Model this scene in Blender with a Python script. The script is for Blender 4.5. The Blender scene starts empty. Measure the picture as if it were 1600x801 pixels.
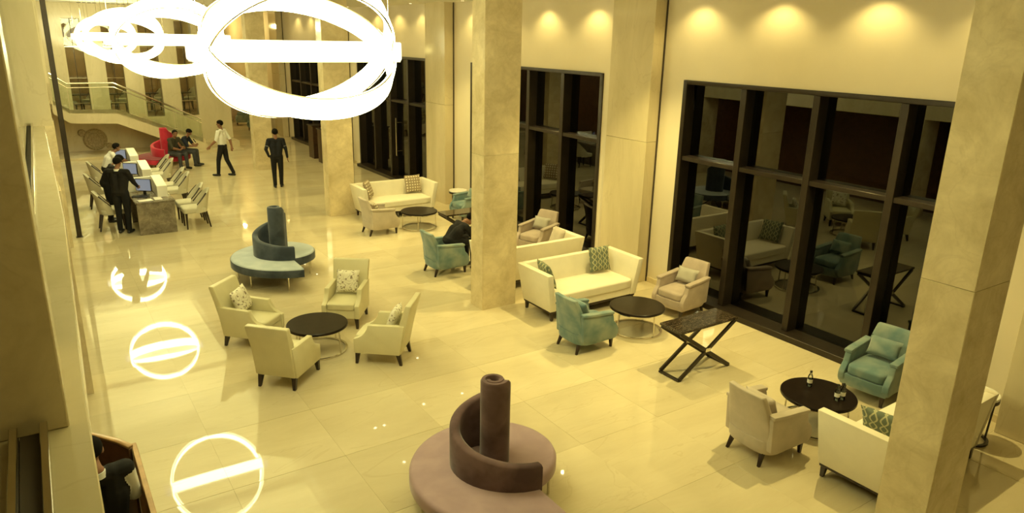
import bpy, bmesh, math, random
from mathutils import Vector, Matrix
import numpy as np

random.seed(7)
S = bpy.context.scene
COL = S.collection
R = math.radians

# ------------------------------------------------------------------ camera
H = 4.5
F_PX = 1125.66
yaw, pitch, roll = R(33.7745), R(16.9982), R(1.29394)
fw = Vector((math.sin(yaw)*math.cos(pitch), math.cos(yaw)*math.cos(pitch), -math.sin(pitch)))
rt = Vector((math.cos(yaw), -math.sin(yaw), 0))
up = rt.cross(fw)
r2 = rt*math.cos(roll) + up*math.sin(roll)
u2 = -rt*math.sin(roll) + up*math.cos(roll)
cam_d = bpy.data.cameras.new('camera')
cam = bpy.data.objects.new('camera', cam_d)
COL.objects.link(cam)
M = Matrix((r2, u2, -fw)).transposed().to_4x4()
M.translation = Vector((0, 0, H))
cam.matrix_world = M
cam_d.sensor_fit = 'HORIZONTAL'
cam_d.sensor_width = 36.0
cam_d.lens = F_PX*36.0/1600.0
cam_d.clip_start = 0.05
cam_d.clip_end = 300
S.camera = cam

# ------------------------------------------------------------------ world, exposure, render quality
W = bpy.data.worlds.new('night'); S.world = W
W.use_nodes = True
W.node_tree.nodes['Background'].inputs[0].default_value = (0.05, 0.045, 0.03, 1)
W.node_tree.nodes['Background'].inputs[1].default_value = 0.06
S.view_settings.view_transform = 'Standard'
S.view_settings.look = 'None'
S.view_settings.gamma = 1
S.view_settings.use_curve_mapping = False
S.view_settings.exposure = -0.3
cy = S.cycles
cy.use_denoising = True
cy.max_bounces = 7; cy.diffuse_bounces = 4; cy.glossy_bounces = 4
cy.transmission_bounces = 4; cy.transparent_max_bounces = 8
cy.sample_clamp_indirect = 4.0
cy.caustics_reflective = False; cy.caustics_refractive = False
cy.blur_glossy = 0.5

WARM = (1.0, 0.86, 0.30)
WARM2 = (1.0, 0.78, 0.28)

# ------------------------------------------------------------------ lights of the room
CEIL = 5.3
def lamp(name, kind, loc, power, color=WARM, rot=(0, 0, 0), **kw):
    d = bpy.data.lights.new(name, kind)
    d.energy = power; d.color = color
    for k, v in kw.items(): setattr(d, k, v)
    o = bpy.data.objects.new(name, d); COL.objects.link(o)
    o.location = loc; o.rotation_euler = rot
    return o
# luminous coffers above the chandelier row
for i, y in enumerate((4.5, 11.5, 18.5, 25.5)):
    lamp('coffer_light', 'AREA', (2.45, y, 5.52), 110, (1.0, 0.93, 0.33), shape='RECTANGLE', size=3.5, size_y=6.6)
# mezzanine and back lounge
for x in (0.6, 2.2, 4.6): lamp('lounge_light', 'POINT', (x, 35.2, 3.7), 60, WARM2, shadow_soft_size=0.12)
for y in (36.2, 41.0): lamp('corridor_light', 'POINT', (8.2, y, 4.7), 120, WARM2, shadow_soft_size=0.08)
WASH_Y = (4.1, 5.67, 7.21, 8.76, 11.46, 13.1, 14.7, 16.2, 19.1, 20.6, 22.2, 23.8, 27.0, 28.6, 30.2)
WASH = [(9.22, y) for y in WASH_Y]
DOWN = [(8.0, 5.3, 800), (8.0, 8.9, 800), (8.0, 12.9, 800), (8.0, 16.2, 480), (8.0, 20.8, 130), (8.0, 24.4, 110), (8.0, 28.4, 110),
        (6.35, 6.6, 70), (6.60, 6.6, 70), (6.35, 13.98, 70), (6.35, 15.69, 70), (6.60, 15.69, 70), (6.35, 21.6, 60), (5.6, 26.4, 60), (5.0, 22.4, 60)]
for x, y in WASH:
    lamp('wall_washer_light', 'SPOT', (x, y, CEIL-0.05), 50 if y < 18 else 34, (1.0, 0.79, 0.27), spot_size=R(124), spot_blend=0.6, shadow_soft_size=0.03)
for x, y, pw in DOWN:
    lamp('downlight_light', 'SPOT', (x, y, CEIL-0.05), pw, (1.0, 0.82, 0.29), spot_size=R(92), spot_blend=0.7, shadow_soft_size=0.03)

# ------------------------------------------------------------------ materials
def nodes_of(m):
    m.use_nodes = True
    return m.node_tree.nodes, m.node_tree.links
def N(nt, t, **kw):
    n = nt.new(t)
    for k, v in kw.items():
        if k.startswith('i_'):
            n.inputs[int(k[2:])].default_value = v
        else: setattr(n, k, v)
    return n
def mat(name, col, rough=0.5, metal=0.0, spec=0.5, noise=0.0, nscale=6.0, bump=0.0, bscale=200.0, sheen=0.0, coat=0.0, emit=None, estr=0.0):
    m = bpy.data.materials.new(name); nt, ln = nodes_of(m)
    b = nt['Principled BSDF']
    b.inputs['Base Color'].default_value = (*col, 1)
    b.inputs['Roughness'].default_value = rough
    b.inputs['Metallic'].default_value = metal
    b.inputs['Specular IOR Level'].default_value = spec
    if sheen: 
        b.inputs['Sheen Weight'].default_value = sheen
        b.inputs['Sheen Roughness'].default_value = 0.4
    if coat:
        b.inputs['Coat Weight'].default_value = coat; b.inputs['Coat Roughness'].default_value = 0.05
    if emit:
        b.inputs['Emission Color'].default_value = (*emit, 1); b.inputs['Emission Strength'].default_value = estr
    tc = nt.new('ShaderNodeTexCoord')
    if noise > 0:
        n = N(nt, 'ShaderNodeTexNoise'); n.inputs['Scale'].default_value = nscale; n.inputs['Detail'].default_value = 6
        ln.new(tc.outputs['Object'], n.inputs['Vector'])
        rp = N(nt, 'ShaderNodeValToRGB')
        rp.color_ramp.elements[0].position = 0.3; rp.color_ramp.elements[1].position = 0.7
        rp.color_ramp.elements[0].color = (*[max(0, c*(1-noise)) for c in col], 1)
        rp.color_ramp.elements[1].color = (*[min(1, c*(1+noise)) for c in col], 1)
        ln.new(n.outputs['Fac'], rp.inputs['Fac']); ln.new(rp.outputs['Color'], b.inputs['Base Color'])
    if bump > 0:
        n2 = N(nt, 'ShaderNodeTexNoise'); n2.inputs['Scale'].default_value = bscale
        ln.new(tc.outputs['Object'], n2.inputs['Vector'])
        bp = N(nt, 'ShaderNodeBump'); bp.inputs['Strength'].default_value = bump; bp.inputs['Distance'].default_value = 0.003
        ln.new(n2.outputs['Fac'], bp.inputs['Height']); ln.new(bp.outputs['Normal'], b.inputs['Normal'])
    return m
def marble(name, c1, c2, vein, rough, scale=1.2, vscale=1.6, vein_w=0.03, rnd=0.0, stretch=(1, 1, 1), spec=0.5, vein_amt=0.6, by_color=False):
    m = bpy.data.materials.new(name); nt, ln = nodes_of(m)
    b = nt['Principled BSDF']; b.inputs['Roughness'].default_value = rough; b.inputs['Specular IOR Level'].default_value = spec
    tc = nt.new('ShaderNodeTexCoord'); oi = nt.new('ShaderNodeObjectInfo')
    mp = nt.new('ShaderNodeMapping'); mp.inputs['Scale'].default_value = stretch
    ln.new(tc.outputs['Object'], mp.inputs['Vector'])
    mul = N(nt, 'ShaderNodeMath', operation='MULTIPLY'); mul.inputs[1].default_value = 57.0
    ln.new(oi.outputs['Random'], mul.inputs[0])
    add = N(nt, 'ShaderNodeVectorMath', operation='ADD')
    ln.new(mp.outputs['Vector'], add.inputs[0]); ln.new(mul.outputs[0], add.inputs[1])
    n1 = N(nt, 'ShaderNodeTexNoise'); n1.inputs['Scale'].default_value = scale; n1.inputs['Detail'].default_value = 8; n1.inputs['Roughness'].default_value = 0.65
    n1.inputs['Distortion'].default_value = 0.4
    ln.new(add.outputs[0], n1.inputs['Vector'])
    rp = N(nt, 'ShaderNodeValToRGB'); e = rp.color_ramp.elements
    e[0].position = 0.32; e[1].position = 0.68; e[0].color = (*c1, 1); e[1].color = (*c2, 1)
    ln.new(n1.outputs['Fac'], rp.inputs['Fac'])
    n2 = N(nt, 'ShaderNodeTexNoise'); n2.inputs['Scale'].default_value = vscale; n2.inputs['Detail'].default_value = 5; n2.inputs['Distortion'].default_value = 1.2
    ln.new(add.outputs[0], n2.inputs['Vector'])
    sb = N(nt, 'ShaderNodeMath', operation='SUBTRACT'); sb.inputs[1].default_value = 0.5
    ab = N(nt, 'ShaderNodeMath', operation='ABSOLUTE')
    ln.new(n2.outputs['Fac'], sb.inputs[0]); ln.new(sb.outputs[0], ab.inputs[0])
    mr = N(nt, 'ShaderNodeMapRange'); mr.inputs['From Min'].default_value = 0.0; mr.inputs['From Max'].default_value = vein_w
    mr.inputs['To Min'].default_value = vein_amt; mr.inputs['To Max'].default_value = 0.0
    ln.new(ab.outputs[0], mr.inputs['Value'])
    mx = N(nt, 'ShaderNodeMix', data_type='RGBA')
    ln.new(mr.outputs['Result'], mx.inputs['Factor']); ln.new(rp.outputs['Color'], mx.inputs['A']); mx.inputs['B'].default_value = (*vein, 1)
    out = mx.outputs['Result']
    if rnd:
        hv = N(nt, 'ShaderNodeHueSaturation')
        m2 = N(nt, 'ShaderNodeMapRange'); m2.inputs['To Min'].default_value = 1-rnd; m2.inputs['To Max'].default_value = 1+rnd
        src = oi.outputs['Random']
        if by_color:
            sc_ = nt.new('ShaderNodeSeparateColor'); ln.new(oi.outputs['Color'], sc_.inputs[0]); src = sc_.outputs[0]
        ln.new(src, m2.inputs['Value']); ln.new(m2.outputs['Result'], hv.inputs['Value'])
        ln.new(out, hv.inputs['Color']); out = hv.outputs['Color']
    ln.new(out, b.inputs['Base Color'])
    return m
def glassy(name, tint, ior=1.5, rough=0.0, gloss_col=(1, 1, 1)):
    m = bpy.data.materials.new(name); nt, ln = nodes_of(m)
    for n in list(nt):
        if n.type == 'BSDF_PRINCIPLED': nt.remove(n)
    out = nt['Material Output']
    fr = N(nt, 'ShaderNodeFresnel'); fr.inputs['IOR'].default_value = ior
    tr = nt.new('ShaderNodeBsdfTransparent'); tr.inputs['Color'].default_value = (*tint, 1)
    gl = nt.new('ShaderNodeBsdfGlossy'); gl.inputs['Roughness'].default_value = rough; gl.inputs['Color'].default_value = (*gloss_col, 1)
    mx = nt.new('ShaderNodeMixShader')
    ln.new(fr.outputs[0], mx.inputs[0]); ln.new(tr.outputs[0], mx.inputs[1]); ln.new(gl.outputs[0], mx.inputs[2]); ln.new(mx.outputs[0], out.inputs['Surface'])
    return m
def pattern_mat(name, base, ink, kind):
    m = bpy.data.materials.new(name); nt, ln = nodes_of(m)
    b = nt['Principled BSDF']; b.inputs['Roughness'].default_value = 0.75; b.inputs['Specular IOR Level'].default_value = 0.2
    tc = nt.new('ShaderNodeTexCoord')
    sx = nt.new('ShaderNodeSeparateXYZ'); ln.new(tc.outputs['Object'], sx.inputs[0])
    def mth(op, a, c=None, d=None):
        n = N(nt, 'ShaderNodeMath', operation=op)
        for i, v in enumerate((a, c, d)):
            if v is None: continue
            if isinstance(v, (int, float)): n.inputs[i].default_value = v
            else: ln.new(v, n.inputs[i])
        return n.outputs[0]
    Y, Z = sx.outputs['Y'], sx.outputs['Z']
    if kind == 'ogee':
        w = mth('MULTIPLY', mth('SINE', mth('MULTIPLY', Z, 2*math.pi/0.20)), 0.036)
        def line(sign):
            u = mth('MULTIPLY_ADD', w, sign, Y)
            q = mth('PINGPONG', mth('ADD', u, 5.0), 0.054)
            return mth('LESS_THAN', q, 0.009)
        fac = mth('MAXIMUM', line(1.0), line(-1.0))
    elif kind == 'dots':
        a = mth('SUBTRACT', mth('FRACT', mth('MULTIPLY', mth('ADD', Y, 5.0), 14.0)), 0.5)
        c = mth('SUBTRACT', mth('FRACT', mth('MULTIPLY', mth('ADD', Z, 5.0), 14.0)), 0.5)
        d = mth('SQRT', mth('ADD', mth('MULTIPLY', a, a), mth('MULTIPLY', c, c)))
        fac = mth('MULTIPLY', mth('GREATER_THAN', d, 0.27), 1.0)
    else:  # floral vines with buds
        n1 = N(nt, 'ShaderNodeTexNoise'); n1.inputs['Scale'].default_value = 7.0; n1.inputs['Detail'].default_value = 0.5; n1.inputs['Distortion'].default_value = 1.5
        ln.new(tc.outputs['Object'], n1.inputs['Vector'])
        v = mth('ABSOLUTE', mth('SUBTRACT', n1.outputs['Fac'], 0.5))
        vines = mth('LESS_THAN', v, 0.014)
        vo = N(nt, 'ShaderNodeTexVoronoi'); vo.inputs['Scale'].default_value = 15.0
        ln.new(tc.outputs['Object'], vo.inputs['Vector'])
        buds = mth('LESS_THAN', vo.outputs['Distance'], 0.25)
        sel = mth('GREATER_THAN', N(nt, 'ShaderNodeSeparateColor').outputs[0], 2.0)
        fac = mth('MAXIMUM', mth('MULTIPLY', vines, 0.8), mth('MULTIPLY', buds, 0.75))
    mx = N(nt, 'ShaderNodeMix', data_type='RGBA')
    ln.new(fac, mx.inputs['Factor']); mx.inputs['A'].default_value = (*base, 1); mx.inputs['B'].default_value = (*ink, 1)
    ln.new(mx.outputs['Result'], b.inputs['Base Color'])
    return m
def velvet(name, lo, hi):
    m = mat(name, lo, 0.75, spec=0.15, sheen=0.35)
    nt, ln = m.node_tree.nodes, m.node_tree.links
    b = nt['Principled BSDF']
    tc = nt.new('ShaderNodeTexCoord')
    n = N(nt, 'ShaderNodeTexNoise'); n.inputs['Scale'].default_value = 3.5; n.inputs['Detail'].default_value = 3; n.inputs['Distortion'].default_value = 0.3
    ln.new(tc.outputs['Object'], n.inputs['Vector'])
    rp = N(nt, 'ShaderNodeValToRGB'); e = rp.color_ramp.elements
    e[0].position = 0.38; e[1].position = 0.66; e[0].color = (*lo, 1); e[1].color = (*hi, 1)
    ln.new(n.outputs['Fac'], rp.inputs['Fac']); ln.new(rp.outputs['Color'], b.inputs['Base Color'])
    return m

MT = {}
MT['tile'] = marble('polished cream marble tile', (0.56, 0.48, 0.32), (0.65, 0.57, 0.39), (0.46, 0.37, 0.23), 0.025, scale=0.9, vscale=0.7, vein_w=0.008, rnd=0.075, stretch=(0.5, 1.8, 1), vein_amt=0.3, by_color=True, spec=0.55)
MT['joint'] = mat('floor bedding', (0.55, 0.47, 0.31), 0.7, noise=0.1)
MT['marble'] = marble('beige column marble', (0.55, 0.455, 0.275), (0.79, 0.68, 0.455), (0.44, 0.34, 0.19), 0.12, scale=2.6, vscale=2.4, vein_w=0.03, rnd=0.03, vein_amt=0.16)
MT['marble_wall'] = marble('beige wall marble', (0.58, 0.50, 0.32), (0.70, 0.61, 0.42), (0.47, 0.38, 0.23), 0.10, scale=0.9, vscale=0.9, vein_w=0.012, stretch=(1.6, 1.6, 0.5), vein_amt=0.25)
MT['plaster'] = mat('cream wall paint', (0.74, 0.66, 0.50), 0.6, noise=0.02, nscale=2)
MT['ceiling'] = mat('ceiling paint', (0.80, 0.76, 0.66), 0.8, noise=0.01)
MT['bronze'] = mat('dark bronze window metal', (0.035, 0.026, 0.018), 0.35, 0.4, noise=0.15)
MT['darkmarble'] = marble('dark brown marble', (0.016, 0.011, 0.007), (0.045, 0.032, 0.022), (0.34, 0.27, 0.18), 0.08, scale=5, vscale=5, vein_w=0.014, stretch=(1.2, 7, 1), vein_amt=0.6)
MT['deskmarble'] = marble('grey brown desk marble', (0.10, 0.085, 0.065), (0.26, 0.22, 0.17), (0.40, 0.34, 0.25), 0.12, scale=5, vscale=4, vein_w=0.02, vein_amt=0.4)
MT['winglass'] = glassy('window glass', (0.25, 0.25, 0.2), 1.8)
MT['glass'] = glassy('clear glass', (0.90, 0.94, 0.88), 1.45)
MT['chrome'] = mat('polished steel', (0.72, 0.68, 0.60), 0.12, 1.0)
MT['darkwood'] = mat('espresso wood', (0.022, 0.012, 0.008), 0.28, noise=0.3, nscale=14)
MT['tabletop'] = mat('espresso table top', (0.012, 0.007, 0.005), 0.3, noise=0.3, nscale=9, spec=0.2)
MT['brownwood'] = mat('reddish brown wood', (0.10, 0.045, 0.02), 0.35, noise=0.35, nscale=8)
MT['podiumwood'] = mat('dark podium wood', (0.045, 0.022, 0.010), 0.35, noise=0.35, nscale=8)
MT['tanwood'] = mat('tan veneer', (0.42, 0.25, 0.11), 0.35, noise=0.25, nscale=6)
MT['cream'] = mat('cream leather', (0.66, 0.61, 0.41), 0.42, noise=0.03, bump=0.12, bscale=350, spec=0.4)
MT['sofa'] = mat('cream sofa fabric', (0.80, 0.75, 0.62), 0.7, noise=0.03, bump=0.2, bscale=400, spec=0.25)
MT['visitor'] = mat('pale grey visitor fabric', (0.56, 0.53, 0.42), 0.7, noise=0.05, bump=0.15, bscale=300, spec=0.25)
MT['beige'] = mat('beige velvet', (0.46, 0.40, 0.33), 0.75, noise=0.10, nscale=5, sheen=0.2, spec=0.2)
MT['taupe'] = mat('taupe velvet', (0.40, 0.33, 0.28), 0.75, noise=0.12, nscale=5, sheen=0.25, spec=0.2)
MT['taupe_light'] = mat('grey taupe pillow fabric', (0.38, 0.36, 0.32), 0.75, noise=0.06, bump=0.2, spec=0.2)
MT['teal'] = velvet('teal velvet', (0.115, 0.19, 0.20), (0.25, 0.305, 0.275))
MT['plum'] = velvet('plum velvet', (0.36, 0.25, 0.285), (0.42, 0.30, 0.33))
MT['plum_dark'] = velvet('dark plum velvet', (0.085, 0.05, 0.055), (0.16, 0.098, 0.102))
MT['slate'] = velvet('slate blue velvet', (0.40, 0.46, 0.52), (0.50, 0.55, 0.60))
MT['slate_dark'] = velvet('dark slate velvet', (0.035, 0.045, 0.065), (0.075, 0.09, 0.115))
MT['red'] = velvet('red velvet', (0.42, 0.02, 0.045), (0.52, 0.04, 0.07))
MT['red_dark'] = velvet('dark red velvet', (0.16, 0.012, 0.03), (0.22, 0.02, 0.04))
MT['floral'] = pattern_mat('floral cotton', (0.82, 0.78, 0.66), (0.16, 0.10, 0.05), 'floral')
MT['ogee'] = pattern_mat('ogee pillow cloth', (0.15, 0.18, 0.135), (0.48, 0.47, 0.30), 'ogee')
MT['dots'] = pattern_mat('dotted pillow cloth', (0.78, 0.72, 0.58), (0.34, 0.27, 0.18), 'dots')
MT['white'] = mat('white laminate', (0.82, 0.80, 0.74), 0.4, noise=0.01)
MT['whitestone'] = mat('white stone top', (0.80, 0.78, 0.72), 0.2, noise=0.04)
MT['black'] = mat('black plastic', (0.015, 0.015, 0.015), 0.4, noise=0.1)
MT['paper'] = mat('paper', (0.85, 0.83, 0.78), 0.7, noise=0.02)
MT['gap'] = mat('dark joint', (0.05, 0.035, 0.02), 0.6, noise=0.1)
MT['skin'] = mat('brown skin', (0.24, 0.115, 0.065), 0.55, noise=0.06)
MT['hair'] = mat('black hair', (0.008, 0.007, 0.006), 0.9, noise=0.2, spec=0.1)
MT['suit'] = mat('black suit cloth', (0.014, 0.013, 0.014), 0.8, noise=0.2, spec=0.2)
MT['navy'] = mat('dark navy sweater', (0.016, 0.017, 0.022), 0.85, noise=0.2, spec=0.2)
MT['trouser'] = mat('black trouser cloth', (0.012, 0.012, 0.013), 0.8, noise=0.2, spec=0.2)
MT['jeans'] = mat('dark grey jeans', (0.06, 0.062, 0.07), 0.85, noise=0.2, spec=0.2)
MT['shirt'] = mat('white shirt cotton', (0.80, 0.80, 0.78), 0.8, noise=0.03, spec=0.2)
MT['tshirt'] = mat('dark olive cotton', (0.055, 0.05, 0.035), 0.85, noise=0.15, spec=0.2)
MT['bluetop'] = mat('dark blue cotton', (0.022, 0.028, 0.045), 0.85, noise=0.15, spec=0.2)
MT['shoe'] = mat('black leather shoe', (0.01, 0.01, 0.01), 0.3, noise=0.1)
MT['grey_band'] = mat('grey sleeve band', (0.25, 0.25, 0.24), 0.8, noise=0.05)
MT['leaf'] = mat('palm leaf', (0.06, 0.10, 0.03), 0.5, noise=0.3, nscale=10)
MT['pot'] = mat('clay planter', (0.20, 0.15, 0.10), 0.6, noise=0.2)
MT['terrace'] = mat('outdoor paving', (0.14, 0.12, 0.08), 0.7, noise=0.25, nscale=3)
MT['carpet'] = mat('tan carpet', (0.36, 0.25, 0.16), 0.95, noise=0.15, nscale=8)
MT['woodpanel'] = mat('brown wall panel', (0.26, 0.17, 0.09), 0.4, noise=0.2, nscale=3)
MT['relief'] = mat('bronze relief', (0.38, 0.30, 0.17), 0.5, 0.1, noise=0.3, nscale=20, bump=0.4, bscale=40)
MT['led'] = mat('chandelier diffuser', (0.95, 0.93, 0.85), 0.4, emit=(1.0, 0.95, 0.48), estr=24.0, noise=0.01)
MT['led_bar'] = mat('chandelier bar diffuser', (0.5, 0.48, 0.42), 0.4, emit=(1.0, 0.96, 0.80), estr=1.5, noise=0.01)
MT['led_dim'] = mat('chandelier frosted underside', (0.9, 0.86, 0.7), 0.4, emit=(1.0, 0.90, 0.55), estr=0.7, noise=0.01)
MT['lens'] = mat('downlight lens', (0.95, 0.9, 0.8), 0.4, emit=(1.0, 0.82, 0.5), estr=25.0, noise=0.01)
MT['amber'] = mat('amber lamp shade', (0.9, 0.6, 0.3), 0.5, emit=(1.0, 0.6, 0.25), estr=0.8, noise=0.05)
MT['bottleglass'] = glassy('bottle plastic', (0.86, 0.88, 0.86), 1.5)
def screen_mat():
    m = mat('monitor screen', (0.02, 0.02, 0.03), 0.2); nt, ln = m.node_tree.nodes, m.node_tree.links
    b = nt['Principled BSDF']; tc = nt.new('ShaderNodeTexCoord')
    br = N(nt, 'ShaderNodeTexBrick'); br.inputs['Scale'].default_value = 9
    br.inputs['Color1'].default_value = (0.55, 0.68, 0.85, 1); br.inputs['Color2'].default_value = (0.45, 0.58, 0.78, 1); br.inputs['Mortar'].default_value = (0.85, 0.92, 1.0, 1)
    ln.new(tc.outputs['Generated'], br.inputs['Vector'])
    ln.new(br.outputs['Color'], b.inputs['Emission Color']); b.inputs['Emission Strength'].default_value = 0.32
    return m
MT['screen'] = screen_mat()

# ------------------------------------------------------------------ geometry helpers
def link(o, parent=None):
    COL.objects.link(o)
    if parent is not None: o.parent = parent
    return o
def tag(o, label=None, cat=None, group=None, kind=None):
    if label: o['label'] = label
    if cat: o['category'] = cat
    if group: o['group'] = group
    if kind: o['kind'] = kind
    return o
def empty(name, loc=(0, 0, 0), rz=0.0, label=None, cat=None, group=None, kind=None):
    o = bpy.data.objects.new(name, None); o.empty_display_size = 0.2
    o.location = loc; o.rotation_euler = (0, 0, rz)
    link(o); return tag(o, label, cat, group, kind)
def copy_tree(o, parent=None):
    c = o.copy(); COL.objects.link(c)
    if parent is not None:
        c.parent = parent
    for ch in o.children: copy_tree(ch, c)
    return c
def place(proto, used, loc, rz, label, group=None):
    """first call uses the prototype, the others copy it"""
    o = proto if not used else copy_tree(proto)
    used.append(1)
    o.location = loc; o.rotation_euler = (0, 0, rz)
    o['label'] = label
    if group: o['group'] = group
    return o

class MB:
    def __init__(s): s.v = []; s.f = []
    def add(s, vs, fs):
        n = len(s.v); s.v += [tuple(p) for p in vs]; s.f += [tuple(i+n for i in f) for f in fs]; return s
    def box(s, x0, x1, y0, y1, z0, z1):
        vs = [(x, y, z) for x in (x0, x1) for y in (y0, y1) for z in (z0, z1)]
        return s.add(vs, [(0, 1, 3, 2), (4, 6, 7, 5), (0, 4, 5, 1), (2, 3, 7, 6), (0, 2, 6, 4), (1, 5, 7, 3)])
    def hexa(s, b, t):
        """bottom quad and top quad, both counter-clockwise from above"""
        return s.add(list(b)+list(t), [(3, 2, 1, 0), (4, 5, 6, 7), (0, 1, 5, 4), (1, 2, 6, 5), (2, 3, 7, 6), (3, 0, 4, 7)])
    def prism(s, prof, a, b, axis='y'):
        """profile in xz swept along y (or in yz along x, or xy along z)"""
        n = len(prof)
        def p(u, w, t): return {'y': (u, t, w), 'x': (t, u, w), 'z': (u, w, t)}[axis]
        vs = [p(u, w, a) for u, w in prof]+[p(u, w, b) for u, w in prof]
        fs = [tuple(range(n)), tuple(range(2*n-1, n-1, -1))]+[(i, i+n, (i+1) % n+n, (i+1) % n) for i in range(n)]
        return s.add(vs, fs)
    def loft(s, rings, closed=True, caps=True):
        n = len(rings[0]); vs = [p for r in rings for p in r]; fs = []
        for k in range(len(rings)-1):
            for i in range(n if closed else n-1):
                j = (i+1) % n
                fs.append((k*n+i, k*n+j, (k+1)*n+j, (k+1)*n+i))
        if caps:
            fs.append(tuple(range(n-1, -1, -1))); fs.append(tuple(range((len(rings)-1)*n, len(rings)*n)))
        return s.add(vs, fs)
    def lathe(s, prof, n=24, c=(0, 0, 0), caps=True):
        rings = [[(c[0]+r*math.cos(2*math.pi*i/n), c[1]+r*math.sin(2*math.pi*i/n), c[2]+z) for i in range(n)] for r, z in prof]
        return s.loft(rings, True, caps)
    def tube(s, pts, r, n=8, closed=False, flat=None):
        pts = [Vector(p) for p in pts]; m = len(pts); rings = []
        for k in range(m):
            if closed: t = pts[(k+1) % m]-pts[k-1]
            else: t = pts[min(k+1, m-1)]-pts[max(k-1, 0)]
            t.normalize()
            ref = Vector((0, 0, 1)) if abs(t.z) < 0.9 else Vector((1, 0, 0))
            a = t.cross(ref).normalized(); b = a.cross(t).normalized()
            rr = r[k] if isinstance(r, (list, tuple)) else r
            if flat: rings.append([tuple(pts[k]+a*x*flat[0]+b*y*flat[1]) for x, y in ((-.5, -.5), (.5, -.5), (.5, .5), (-.5, .5))])
            else: rings.append([tuple(pts[k]+a*rr*math.cos(2*math.pi*i/n)+b*rr*math.sin(2*math.pi*i/n)) for i in range(n)])
        if closed: rings.append(rings[0]); return s.loft(rings, True, False)
        return s.loft(rings, True, True)
    def sphere(s, c, rad, nu=14, nv=10):
        rx, ry, rz = rad if isinstance(rad, (tuple, list)) else (rad,)*3
        rings = []
        for k in range(nv+1):
            ph = -math.pi/2+math.pi*k/nv; q = max(math.cos(ph), 0.02)
            rings.append([(c[0]+rx*q*math.cos(2*math.pi*i/nu), c[1]+ry*q*math.sin(2*math.pi*i/nu), c[2]+rz*math.sin(ph)) for i in range(nu)])
        return s.loft(rings)
    def mesh(s, name, bevel=0.0, seg=2, smooth=True, angle=40, sub=0):
        bm = bmesh.new()
        vs = [bm.verts.new(p) for p in s.v]
        for f in s.f:
            try: bm.faces.new([vs[i] for i in f])
            except ValueError: pass
        bmesh.ops.remove_doubles(bm, verts=bm.verts, dist=1e-5)
        bmesh.ops.recalc_face_normals(bm, faces=bm.faces)
        if bevel > 0:
            es = [e for e in bm.edges if len(e.link_faces) == 2 and e.calc_face_angle(0) > 0.5]
            bmesh.ops.bevel(bm, geom=es, offset=bevel, segments=seg, profile=0.5, affect='EDGES', clamp_overlap=True)
        me = bpy.data.meshes.new(name); bm.to_mesh(me); bm.free()
        if smooth:
            me.polygons.foreach_set('use_smooth', [True]*len(me.polygons))
            me.set_sharp_from_angle(angle=R(angle))
        return me
    def build(s, name, m, parent=None, bevel=0.0, seg=2, smooth=True, angle=40):
        me = s.mesh(name, bevel, seg, smooth, angle)
        me.materials.append(MT[m] if isinstance(m, str) else m)
        return link(bpy.data.objects.new(name, me), parent)

def cushion_mb(cx, cy, cz, sx, sy, sz, crown=0.02, n=8, k=7.0, taper=0.0):
    """soft rounded box with a crowned top"""
    bm = MB()
    def q(p):
        x, y, z = p
        nm = (abs(x)**k+abs(y)**k+abs(z)**k)**(1/k); mxx = max(abs(x), abs(y), abs(z))
        f = mxx/nm
        x, y, z = x*f, y*f, z*f
        zz = z*sz/2+(crown*(1-x*x)*(1-y*y) if z > 0 else 0)
        return (cx+x*sx/2, cy+y*sy/2*(1-taper*(x)), cz+zz)
    for ax in range(3):
        for sg in (-1, 1):
            vs = []; fs = []
            for i in range(n+1):
                for j in range(n+1):
                    a, b = -1+2*i/n, -1+2*j/n
                    p = [0, 0, 0]; p[ax] = sg; p[(ax+1) % 3] = a; p[(ax+2) % 3] = b
                    vs.append(q(p))
            for i in range(n):
                for j in range(n): fs.append((i*(n+1)+j, (i+1)*(n+1)+j, (i+1)*(n+1)+j+1, i*(n+1)+j+1))
            bm.add(vs, fs)
    return bm
def pillow_mesh(w, h, t, n=12):
    """a knife-edge pillow in the local yz plane, centre at origin"""
    mb = MB()
    for sg in (1, -1):
        vs = []; fs = []
        for i in range(n+1):
            for j in range(n+1):
                u, v = -1+2*i/n, -1+2*j/n
                th = t/2*((1-u**4)*(1-v**4))**0.6
                y = u*w/2*(1-0.07*(1-v*v)); z = v*h/2*(1-0.07*(1-u*u))
                vs.append((sg*th, y, z))
        for i in range(n):
            for j in range(n): fs.append((i*(n+1)+j, (i+1)*(n+1)+j, (i+1)*(n+1)+j+1, i*(n+1)+j+1))
        mb.add(vs, fs)
    return mb.mesh('pillow', angle=80)
def pillow(mesh_cache, key, w, h, t, m, loc, rz, tilt, label, group, name='throw_pillow', spin=0.0):
    if key not in mesh_cache:
        me = pillow_mesh(w, h, t); me.materials.append(MT[m]); mesh_cache[key] = me
    o = link(bpy.data.objects.new(name, mesh_cache[key]))
    o.matrix_world = Matrix.Translation(loc) @ Matrix.Rotation(rz, 4, 'Z') @ Matrix.Rotation(tilt, 4, 'Y') @ Matrix.Rotation(spin, 4, 'X')
    return tag(o, label, 'pillow', group)
PC = {}

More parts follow.
